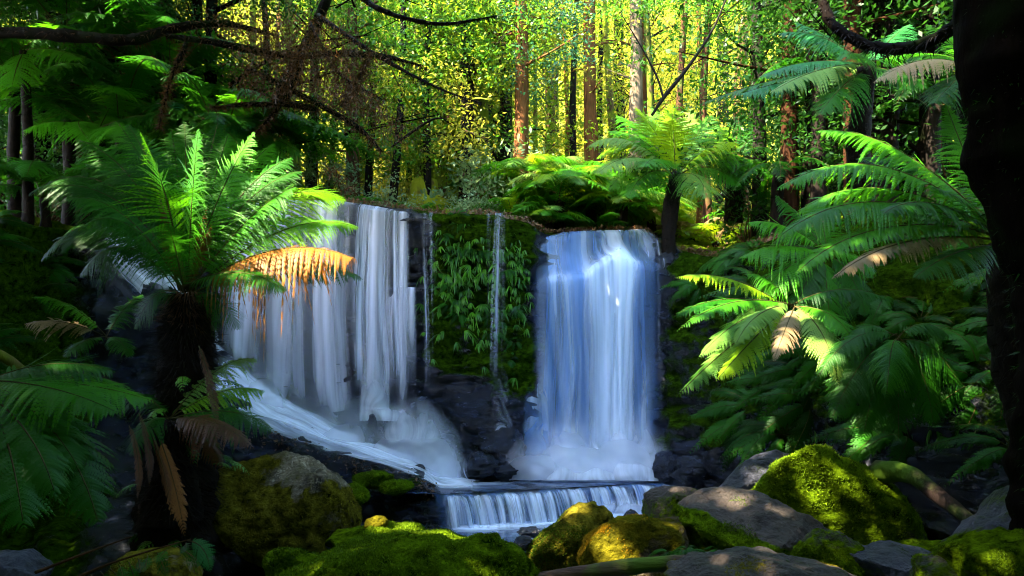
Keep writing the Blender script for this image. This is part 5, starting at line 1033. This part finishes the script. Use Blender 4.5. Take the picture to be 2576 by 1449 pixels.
# named trunks in view
NT = [ # px, base py, d, trunk width px, proto, bark, leaf, label
 (1308, 17.5, 25, TB, 'bark_orange', 'leaf_mid', "straight reddish-brown trunk in the middle of the woods, above the middle wall"),
 (1493, 18.5, 14, TB, 'bark_orange', 'leaf_yellow', "slim straight orange-barked tree left of the pair of pale trunks"),
 (1592, 18.5, 12, TB, 'bark_pale', 'leaf_yellow', "thin whitish trunk, the paler of the close pair at centre right"),
 (1604, 19.5, 17, TB, 'bark_orange', 'leaf_yellow', "orange trunk just behind the thin whitish one"),
 (1168, 18.0, 18, TD, 'bark_dark', 'leaf_green', "slim dark trunk with small leafy sprays, left of the reddish-brown trunk"),
 (1212, 19.0, 14, TP, 'bark_moss', 'leaf_mid', "curving yellow-mossed tree between the slim dark trunk and the reddish-brown one"),
 (1268, 19.8, 24, TP, 'bark_dark', 'leaf_mid', "dark tree close to the left of the reddish-brown trunk"),
 (1098, 18.6, 36, TP, 'bark_moss', 'leaf_yellow', "stout mossy yellow-lit trunk standing on the mossy stump mound"),
 (1060, 19.2, 13, TB, 'bark_moss', 'leaf_yellow', "thin sunlit pole left of the stout mossy trunk"),
 (890, 18.0, 24, TD, 'bark_brown', 'leaf_green', "brown leafy tree above the left falls"),
 (780, 21.0, 20, TD, 'bark_dark', 'leaf_mid', "dark tree behind the bright left ferns"),
 (985, 26.0, 16, TP, 'bark_brown', 'leaf_yellow', "distant brown tree between the brown leafy tree and the sunlit pole"),
 (1372, 27.0, 14, TP, 'bark_brown', 'leaf_yellow', "thin distant tree right of the reddish-brown trunk"),
 (1640, 22.0, 12, TP, 'bark_dark', 'leaf_mid', "dark thin tree right of the pale pair"),
 (1910, 15.5, 24, TD, 'bark_dark', 'leaf_painted_shade', "crooked black trunk at the right edge of the bright woods"),
 (1985, 14.5, 52, TB, 'bark_rust', 'leaf_painted_shade', "thick reddish-brown trunk left of its slimmer neighbours on the right bank"),
 (2052, 15.0, 34, TB, 'bark_rust', 'leaf_painted_shade', "middle brown trunk of the row on the right bank"),
 (2085, 17.0, 20, TB, 'bark_dark', 'leaf_painted_shade', "slim dark trunk at the right of the row on the right bank"),
 (2150, 12.6, 56, TB, 'bark_rust', 'leaf_painted_shade', "thick rust-coloured trunk behind the upper right ferns"),
 (2320, 12.6, 40, TD, 'bark_black', 'leaf_painted_shade', "dark tree behind the lone straw-tipped frond"),
 (540, 16.8, 60, TD, 'bark_black', 'leaf_painted_shade', "black trunk rising behind the upper left branches"),
 (330, 17.0, 24, TD, 'bark_brown', 'leaf_painted_shade', "thin pale-brown trunk among the dark upper left ferns"),
]
rz_ = random.Random(9)
for i, (px, d, w, pr, bk, lf_, lb) in enumerate(NT):
    x = (px - CX) / F * d; r = w / F * d / 2; parts = pr[i % len(pr)]; base_r = {id(TB): .15, id(TD): .13, id(TP): .16}[id(pr)]
    s = max(.85, min(1.5, 1.0 + .012 * (d - 18))); sx = r / base_r / s if w > 40 or w < 18 else 1.0
    o = put_tree(lb, parts, (x, d, gz(x, d)), None, rz_.random() * 6.28, s, 1.0, matb=M[bk], matl=M[lf_])
    # thickness of the trunk only
    t_ = o.children[0]; f = r / (base_r * s); t_.scale = (f, f, 1)
rz_ = random.Random(21)
cnt = 0
FL = [("slender tree of the sunlit wood beyond the falls, its leaves yellow-green", "trees of the sunlit wood beyond the falls"), ("leafy green tree of the nearer wood behind the brink of the falls", "leafy trees behind the brink of the falls"), ("shaded dark tree at the side of the gorge top", "shaded trees at the sides of the gorge top")]
def fill(n, d0, d1, p0, p1, prs, bks, lfs, kind):
    for i in range(n):
        d = d0 + (d1 - d0) * ((i + rz_.random()) / n); px = rz_.uniform(p0, p1); d = max(d, float(np.interp((px + 2400) / 5, np.arange(len(_gx)), G[:, 6, 1])) + 1.2); x = (px - CX) / F * d
        o = put_tree(FL[kind][0], prs[rz_.randrange(len(prs))], (x, d, gz(x, d)), FL[kind][1], rz_.random() * 6.28, rz_.uniform(.85, 1.35), matb=M[bks[rz_.randrange(len(bks))]], matl=M[lfs[rz_.randrange(len(lfs))]]); f = rz_.uniform(.35, .8) * (.6 if kind == 2 else 1); o.children[0].scale = (f, f, 1)
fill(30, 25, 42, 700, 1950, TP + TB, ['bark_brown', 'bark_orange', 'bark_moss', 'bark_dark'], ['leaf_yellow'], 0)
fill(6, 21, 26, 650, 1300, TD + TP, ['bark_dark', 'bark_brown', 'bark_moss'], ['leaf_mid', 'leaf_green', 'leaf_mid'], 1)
fill(15, 13.5, 22, 1980, 2600, TD, ['bark_black'], ['leaf_painted_shade'], 2)
fill(20, 17.5, 23, -150, 560, TD, ['bark_black'], ['leaf_painted_shade'], 2)
TS = [tree_parts(240 + i, 13, .075, 6.5, 7, 1.4, M['leaf_mid'], M['bark_dark'], n_each=14, clumps=3, lean=[.0, .06, -.05][i], HC=12) for i in range(3)]
for i in range(26):
    d = rz_.uniform(17.5, 25); px = 640 + i * 48 + rz_.uniform(-20, 20); x = (px - CX) / F * d
    o = put_tree("slim pole", TS[i % 3], (x, d, gz(x, d)), "slim trunks of the wood", rz_.random() * 6.28, rz_.uniform(.9, 1.2), matb=M[['bark_dark', 'bark_dark', 'bark_brown', 'bark_moss', 'bark_orange'][rz_.randrange(5)]], matl=M['leaf_mid'])
# shrubs of the understorey
def shrub_parts(seed, mat, R=.8, n=36, size=.045, n_each=40):
    rg_ = np.random.RandomState(seed); A = Acc(); Cs = []
    for i in range(n):
        d = nrm(rg_.randn(3) * [1, 1, .6] + [0, 0, .7]); p = d * R * (.5 + .7 * rg_.rand()); p[2] = abs(p[2]) * 1.2; Cs.append(p)
        V, Q, T = tube([np.zeros(3), p * .5 + rg_.randn(3) * .05, p], [.015, .009, .003], 7, 4); A.add(V, Q, T)
    V, Q = leaves(np.array(Cs), n_each, R * .16, size, rg_)
    return mesh("stems", np.vstack(A.V), [np.vstack(A.Q), np.vstack(A.T)], [M['bark_brown']], smooth=True), mesh("foliage", V, [Q], [mat])
SP = [shrub_parts(230 + i, M['leaf_mid']) for i in range(3)]
def put_shrub(label, loc, sc, leaf, group=None):
    sp = SP[rz_.randrange(3)]; root = empty("shrub", (loc[0], loc[1], loc[2] - .1), label, "shrub", group, rz_.random() * 6.28, sc)
    link("stems", sp[0], root); o = link("foliage", sp[1], root); o.material_slots[0].link = 'OBJECT'; o.material_slots[0].material = M[leaf]
def at(px, d, up=0): 
    x = (px - CX) / F * d; return (x, d, gz(x, d) + up)
put_shrub("pale grey-green leafy shrub between the slim dark trunk and the reddish-brown trunk", at(1245, 17.5), 1.6, 'leaf_grey')
put_shrub("low grey-green shrub on the brink right of the left falls", at(985, 16.2), .75, 'leaf_grey')
put_shrub("low grey-green shrub at the edge above the middle mossy wall", at(1195, 16.0), .75, 'leaf_grey')
put_shrub("dark grey-green bush on the left of the brown leafy tree", at(810, 16.8), 1.2, 'leaf_grey')
for i in range(24):
    d = rz_.uniform(20, 30); px = rz_.uniform(600, 2000)
    put_shrub("leafy understorey bush among the trunks of the wood", at(px, d), rz_.uniform(.8, 1.4), ['leaf_mid', 'leaf_yellow', 'leaf_yellow', 'leaf_yellow'][rz_.randrange(4)], "understorey bushes among the trunks")
for i in range(14):
    px = rz_.uniform(1820, 2600) if i % 2 else rz_.uniform(-200, 640); d = rz_.uniform(13.5, 16.5) if i % 2 else rz_.uniform(17, 19)
    x = (px - CX) / F * d
    put_shrub("dark bush on top of a gorge bank", at(px, d), rz_.uniform(.9, 1.8), 'leaf_painted_shade', "dark bushes on the gorge banks")
# mossy stump mound
bar("mossy_stump", "moss-covered old stump with spreading roots in a patch of yellow light", [np.array(at(1075, 18.3, -.2)), np.array(at(1070, 18.2, .35)), np.array(at(1072, 18.2, .75))], [.75, .42, .3], barkmat('stump_moss', (0.05, 0.03, 0.015), (0.2, 0.12, 0.04), (0.26, 0.28, 0.012), .9), "stump", 30, 18, .35, 3)
# far wood on the slope: one uncountable mass
rg3 = np.random.RandomState(77); n = 46000
px = rg3.uniform(-400, 2900, n); r = rg3.uniform(.15, 2.6, n); p = surf(px, r)
p[:, 2] += rg3.rand(n) ** 1.5 * 4.0
nn = nrm(rg3.randn(n, 3) * .7 + [-.4, -.5, .6]); t = nrm(np.cross(nn, rg3.randn(n, 3))); b = np.cross(nn, t); s = (.10 + .16 * rg3.rand(n))[:, None]
V = np.stack([p - t * s, p + b * s * .6, p + t * s, p - b * s * .6], 1).reshape(-1, 3)
side = (px < 620) | (px > 1950); V = V.reshape(-1, 4, 3)  # sides of the far slope take the darker leaf colour as painted shade
for sel, mt, lb in ((~side, 'leaf_yellow', "mass of sunlit yellow-green leaves filling the far slope behind all the trunks"), (side, 'leaf_painted_shade', "leaves in painted shade covering the far slope at both sides of the sunlit wood")):
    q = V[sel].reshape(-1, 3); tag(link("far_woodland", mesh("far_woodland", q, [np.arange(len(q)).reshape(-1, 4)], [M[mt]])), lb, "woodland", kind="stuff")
# leaf litter on the plateau edge and banks
n = 9000; px = rg3.uniform(600, 2100, n); r = rg3.uniform(4.2, 6.1, n); p = surf(px, r); p[:, 2] += .05 + .05 * rg3.rand(n)
V, Q = leaves(p, 1, .03, .035, rg3)
tag(link("leaf_litter", mesh("leaf_litter", V, [Q], [M['leaf_litter']])), "brown fallen leaves scattered over the forest floor above the falls", "leaf litter", kind="stuff")

n = 500; px = rg3.uniform(640, 1100, n); r = rg3.normal(11.05, .14, n); p = surf(px, r); p[:, 1] -= .06; p[:, 2] += .06
V, Q = leaves(p, 1, .05, .03, rg3)
tag(link("leaf_litter", mesh("leaf_litter", V, [Q], [M['leaf_litter']])), "brown leaves and twigs strewn over the dark ledge left of the low fall", "leaf litter", kind="stuff")

# ------------------------------------------------------------------ big dark trees at the gorge sides; unseen crowns added to block sun and sky
def closing_tree(label, tpts_px, rad, seed, boxes, n_cl, n_each, leafm, barkm, limbs=(), name="tree", size=.09, spread=.5, plugs=()):
    rg_ = np.random.RandomState(seed); pts = [P(*q) for q in tpts_px]; o0 = pts[0]
    root = empty(name, o0, label, "tree")
    V, Q, T = tube([p - o0 for p in pts], rad, 160, 44, .30, 4.0, seed); fibres(root, [p - o0 for p in pts], rad, 2500, .05, M['moss_olive' if 0 else 'fern_bank'], rg_, 'moss')
    link("trunk", mesh("trunk", V, [Q, T], [barkm], smooth=True), root)
    for nm, lp, lr in limbs:
        V, Q, T = tube([P(*q) - o0 for q in lp], lr, 50, 12, .55, 9, seed); o = link(nm, mesh(nm, V, [Q, T], [barkm], smooth=True), root); fibres(o, [P(*q) - o0 for q in lp], lr, 700, .09, M['leaf_rust' if seed == 2 else 'fernbark'], rg_, 'moss')
    C = []
    for (x0, x1, y0, y1, z0, z1, m_) in boxes:  # leaf clumps added out of view to shut off sun and sky
        C.append(np.stack([rg_.uniform(x0, x1, m_), rg_.uniform(y0, y1, m_), rg_.uniform(z0, z1, m_)], 1))
    for (tx, ty, td, zz, m_) in plugs:  # extra clumps added on sun rays to shade chosen spots
        q = P(tx, ty, td); q = q + TOSUN * (zz - q[2]) / TOSUN[2]; C.append(q + rg_.randn(m_, 3) * [.45, .45, .4])
    if C:
        C = np.vstack(C); V, Q = leaves(C, n_each, spread, size * 1.7, rg_)
        cen = V.reshape(-1, 4, 3).mean(1); keep = np.ones(len(cen), bool)
        for (tx, ty, td, gr) in GAPS:
            q = P(tx, ty, td); w = cen - q; s_ = w @ TOSUN; dist_ = np.linalg.norm(w - s_[:, None] * TOSUN, axis=1); keep &= ~((dist_ < gr) & (s_ > 0))
        # nothing of the crown hangs into the picture
        ip = (cen[:, 1] > .1) & (HY - cen[:, 2] / np.maximum(cen[:, 1], .1) * F > -40); keep &= ~ip
        V = V.reshape(-1, 4, 3)[keep].reshape(-1, 3); n_ = keep.sum()
        link("crown", mesh("crown", V - o0, [np.arange(4 * n_).reshape(-1, 4)], [leafm]), root)  # unseen leaf mass, added and shaped to shade the gorge
        A = Acc(); top = pts[-1]
        for c in C[::9]:
            if c[1] > .1 and HY - c[2] / c[1] * F > -60: continue
            sg = spline([top, (top + c) / 2 + [0, 0, .4], c], 40); bad = False
            for (tx, ty, td, gr) in GAPS:
                w = sg - P(tx, ty, td); s_ = w @ TOSUN; bad |= bool((np.linalg.norm(w - s_[:, None] * TOSUN, axis=1) < gr + .08).any())
            if bad: continue
            V, Q, T = tube([top - o0, (top + c) / 2 - o0 + [0, 0, .4], c - o0], [.07, .04, .012], 8, 5); A.add(V, Q, T)
        if A.n: A.build("branches", barkm, root, True)
    return root
GAPS = [(760, 1165, 8.0, .2), (2175, 1090, 8.3, .3), (1120, 1345, 4.9, .16), (1960, 1130, 7.6, .25), (2010, 1135, 7.6, .2), (1840, 1255, 6.3, .15), (690, 400, 7.6, .18), (2230, 330, 6.9, .3), (1450, 1280, 7.0, .15), (1320, 1345, 4.9, .1), (640, 640, 6.7, .3), (700, 605, 6.65, .35), (770, 595, 6.6, .35), (840, 615, 6.55, .35), (700, 480, 7.4, .35), (780, 460, 7.5, .4), (850, 480, 7.6, .4), (800, 500, 7.1, .3), (1510, 1345, 6.1, .17), (1790, 740, 8.4, .30), (1790, 860, 8.1, .2), (2190, 1080, 9.2, .35), (560, 330, 15, .7), (300, 330, 15, .5), (2100, 400, 6.8, .35), (1990, 1140, 7.5, .3), (980, 1320, 6.4, .13)]  # holes cut in the added crowns along sun rays, to light chosen spots
closing_tree("huge black trunk filling the right edge, with an unseen crown added to shade the gorge", [(2700, 1500, 4.6), (2680, 1100, 4.65), (2655, 700, 4.7), (2560, 380, 4.7), (2550, 100, 4.6), (2510, -500, 4.6)], [.32, .28, .27, .28, .29, .30], 1,
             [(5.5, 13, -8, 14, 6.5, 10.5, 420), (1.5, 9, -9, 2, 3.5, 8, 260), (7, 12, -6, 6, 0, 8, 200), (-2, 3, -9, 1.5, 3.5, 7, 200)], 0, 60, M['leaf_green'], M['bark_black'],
             limbs=[("limb", [(2470, 20, 4.7), (2400, 70, 5.2), (2300, 118, 5.6), (2200, 118, 6.0), (2110, 75, 6.3), (2070, 10, 6.6), (2040, -90, 7)], [.05, .045, .042, .038, .03])])
closing_tree("big shaded tree beyond the left edge whose black mossy limbs cross the upper left", [(-260, 1300, 8.5), (-250, 700, 8.7), (-230, 0, 9), (-180, -500, 9)], [.5, .42, .4, .3], 2,
             [(-13, .6, 6.5, 13.2, 7.2, 9.8, 800), (-14, -2.2, -6, 7, 6.5, 10.5, 500), (-22, -7, 11, 18, 10.5, 14, 650), (-10, -1.5, -9, 3, 4, 8, 260), (-13, -8, -6, 6, 0, 7, 200)], 0, 60, M['leaf_green'], M['bark_dark'], plugs=[(2350, 800, 8.3, 8.5, 22), (2300, 960, 8, 8, 16), (2420, 650, 7.5, 8.5, 20), (1400, 1160, 13.4, 9, 26), (1360, 1190, 13.2, 10, 20), (950, 540, 14.4, 9, 22), (900, 520, 14.4, 8.6, 22), (1020, 560, 14.3, 9.3, 20), (470, 840, 7.0, 8, 14), (2560, 800, 4.7, 7.5, 20), (2540, 400, 4.7, 8, 20), (1440, 1100, 13.3, 8.8, 20), (1230, 1130, 13, 8.8, 20)],
             limbs=[("limb", [(-240, 70, 9), (-60, 78, 8.9), (150, 88, 8.8), (330, 100, 8.8), (420, 75, 8.9), (560, 60, 9.0), (700, 90, 9.2)], [.07, .065, .06, .045, .02]),
                    ("limb", [(420, 90, 8.8), (560, 110, 8.8), (720, 140, 9), (860, 135, 9.2), (960, 140, 9.4), (1060, 165, 9.6)], [.03, .04, .04, .035, .03, .01]),
                    ("limb", [(620, 170, 8.9), (700, 210, 8.9), (800, 262, 8.9), (900, 320, 9.0), (960, 380, 9.1)], [.025, .03, .03, .028, .01]),
                    ("limb", [(530, 270, 8.9), (640, 262, 8.9), (740, 265, 8.9), (800, 275, 8.9)], [.01, .028, .035, .028]),
                    ("limb", [(470, 110, 8.8), (430, 200, 8.7), (400, 320, 8.7)], [.03, .02, .008]),
                    ("limb", [(760, 120, 9), (745, 200, 8.9), (700, 270, 8.9), (640, 340, 8.9)], [.05, .04, .03, .008]),
                    ("limb", [(860, 265, 9), (905, 190, 9.1), (930, 130, 9.3)], [.015, .015, .01])])
# rusty hanging sprays on the limbs of the upper left
root = [o for o in COL.objects if o.get("label", "").startswith("big shaded tree beyond")][0]; o0 = np.array(root.location); rg4 = np.random.RandomState(4)
for (x0, y0, x1, y1, n_, sp) in [(560, 60, 860, 100, 46, .16), (620, 130, 940, 160, 60, .16), (700, 170, 920, 250, 40, .14), (860, 230, 1010, 330, 24, .14), (600, 210, 760, 250, 18, .1), (840, 440, 880, 480, 5, .06)]:
    u = rg4.rand(n_); C = np.array([P(x0 + (x1 - x0) * a, y0 + (y1 - y0) * a + rg4.randn() * 18, 8.9 + .4 * rg4.randn()) for a in u])
    V, Q = leaves(C, 60, sp, .028, rg4, .5, .22, .6)
    link("hanging_sprays", mesh("hanging_sprays", V - o0, [Q], [M['leaf_rust']]), root)
# a nearer leafy branch mass at top centre (green leaves in front of the yellow wood)
bt = closing_tree("leafy tree leaning in from above whose green sprays hang in the top centre", [(640, 480, 17.2), (700, 250, 16.5), (800, 50, 15.5), (900, -200, 14.5)], [.14, .12, .10, .07], 5, [], 0, 1, M['leaf_mid'], M['bark_dark'],
     limbs=[("limb", [(850, -60, 14.8), (950, 20, 14), (1100, 60, 13.6), (1250, 40, 13.4)], [.06, .05, .03, .01]), ("limb", [(800, 40, 15), (950, 140, 14.2), (1100, 220, 13.8), (1210, 260, 13.6)], [.05, .04, .02, .008]), ("limb", [(780, 60, 15.2), (850, 180, 14.6), (960, 250, 14.2)], [.04, .03, .01])])
o0 = np.array(bt.location)
for (x0, y0, x1, y1, n_, mt) in [(850, 0, 1250, 60, 60, 'leaf_green'), (860, 60, 1220, 170, 90, 'leaf_green'), (930, 120, 1240, 240, 60, 'leaf_mid'), (1250, -20, 1500, 70, 40, 'leaf_teal'), (1290, 100, 1480, 180, 18, 'leaf_teal'), (1250, 200, 1400, 260, 10, 'leaf_teal'), (1500, -10, 1900, 30, 36, 'leaf_green')]:
    C = np.array([P(rg4.uniform(x0, x1), rg4.uniform(y0, y1), rg4.uniform(17, 18.8)) for a in range(n_)])
    V, Q = leaves(C, 46, .17, .045, rg4, .45)
    link("leaf_sprays", mesh("leaf_sprays", V - o0, [Q], [M[mt]]), bt)
bar("bare_branch", "thin dark forked branch leaning up right in front of the brink tree fern", [P(1640, 290, 13.2), P(1670, 245, 13.2), P(1730, 170, 13.3), P(1790, 80, 13.4), P(1830, -10, 13.5)], [.025, .035, .03, .02, .015], M['bark_dark'], "branch", 30, 7, .2)
bar("bare_branch", "thin bare branch slanting down from the top to the brink tree fern", [P(1560, 30, 13.6), P(1620, 130, 13.5), P(1655, 200, 13.4), P(1668, 245, 13.3)], [.008, .014, .02, .02], M['bark_dark'], "branch", 24, 6, .2)
bar("bare_branch", "dark bough rising right above the mossy stump", [P(985, 370, 15.5), P(1040, 330, 15.5), P(1090, 300, 15.5), P(1130, 300, 15.5)], [.02, .03, .02, .006], M['bark_dark'], "branch", 24, 6, .2)

# ------------------------------------------------------------------ air of the sunlit valley
hm = bpy.data.materials.new("valley_air"); hm.use_nodes = True; hm.node_tree.nodes.clear()
pv = hm.node_tree.nodes.new("ShaderNodeVolumePrincipled"); pv.inputs["Color"].default_value = (1.0, 0.93, 0.72, 1); pv.inputs["Density"].default_value = HAZE; pv.inputs["Anisotropy"].default_value = 0.0
ho = hm.node_tree.nodes.new("ShaderNodeOutputMaterial"); hm.node_tree.links.new(pv.outputs[0], ho.inputs["Volume"])
if HAZE:
    x0, x1, y0, y1, z0, z1 = -450, 450, -450, 450, -3.6, 80
    V = [(x, y, z) for z in (z0, z1) for y in (y0, y1) for x in (x0, x1)]
    tag(link("haze", mesh("haze", V, [[[0, 2, 3, 1], [4, 5, 7, 6], [0, 1, 5, 4], [2, 6, 7, 3], [0, 4, 6, 2], [1, 3, 7, 5]]], [hm])), "faint golden haze filling the sunlit valley", "haze", kind="stuff")

# ------------------------------------------------------------------ labels that single out the repeats by their order from the left
ORD = "first second third fourth fifth sixth seventh eighth ninth tenth eleventh twelfth thirteenth fourteenth fifteenth sixteenth seventeenth eighteenth nineteenth twentieth twenty-first twenty-second twenty-third twenty-fourth twenty-fifth twenty-sixth twenty-seventh twenty-eighth twenty-ninth thirtieth thirty-first thirty-second".split()
TENS = {2: "twent", 3: "thirt", 4: "fort", 5: "fift"}
while len(ORD) < 59:
    n_ = len(ORD) + 1; ORD.append(TENS[n_ // 10] + ("ieth" if n_ % 10 == 0 else "y-" + ORD[n_ % 10 - 1]))
def order(group, phrase, sel=lambda px: True):
    os_ = [(CX + F * o.location[0] / o.location[1], o) for o in COL.objects if o.get("group") == group]
    os_ = sorted([t for t in os_ if sel(t[0])], key=lambda t: t[0])
    for i, (px, o) in enumerate(os_): o["label"] = phrase % ORD[i]
order("ferns on the forest floor above the falls", "%s fern from the left along the forest floor above the falls")
order("large ferns on top of the left bank", "%s large tree fern from the left on top of the left bank")
order("large ferns on top of the right bank", "%s large tree fern from the left on top of the right bank")
order("slim trunks of the wood", "%s slim bare pole from the left among the trunks of the wood")
order("arching tree ferns on the brink left of the upright one", "%s arching tree fern from the left in the bright cluster on the brink")
order("ferns clinging to the right bank", "%s drooping fern from the left among those clinging to the steep right bank")
order("ferns clinging to the left bank", "%s shaded fern from the left among those clinging to the dark left bank")
order("small ferns on the middle wall", "%s small arching fern from the left on the mossy wall between the falls")
order("narrow ferns hanging on the right bank", "%s clump of long narrow leaves from the left, hanging on the right bank")
order("leafy trees behind the brink of the falls", "%s from the left of the leafy green trees behind the brink")
order("understorey bushes among the trunks", "%s leafy bush from the left among the trunks of the wood")
order("dark bushes on the gorge banks", "%s dark bush from the left on top of the left bank", lambda p: p < 1288)
order("dark bushes on the gorge banks", "%s dark bush from the left on top of the right bank", lambda p: p > 1288)
order("shaded trees at the sides of the gorge top", "%s shaded tree from the left above the left bank", lambda p: p < 1288)
order("shaded trees at the sides of the gorge top", "%s shaded tree from the left above the right bank", lambda p: p > 1288)
order("trees of the sunlit wood beyond the falls", "%s from the left of the slender yellow-green trees in the sunlit wood")
order("tiny ferns below the flat-topped boulder", "%s tiny bright fern from the left, at the foot of the flat-topped boulder")
for o in COL.objects:
    l = o.get("label")
    if l and len(l.split()) > 16: o["label"] = " ".join(l.split()[:16])
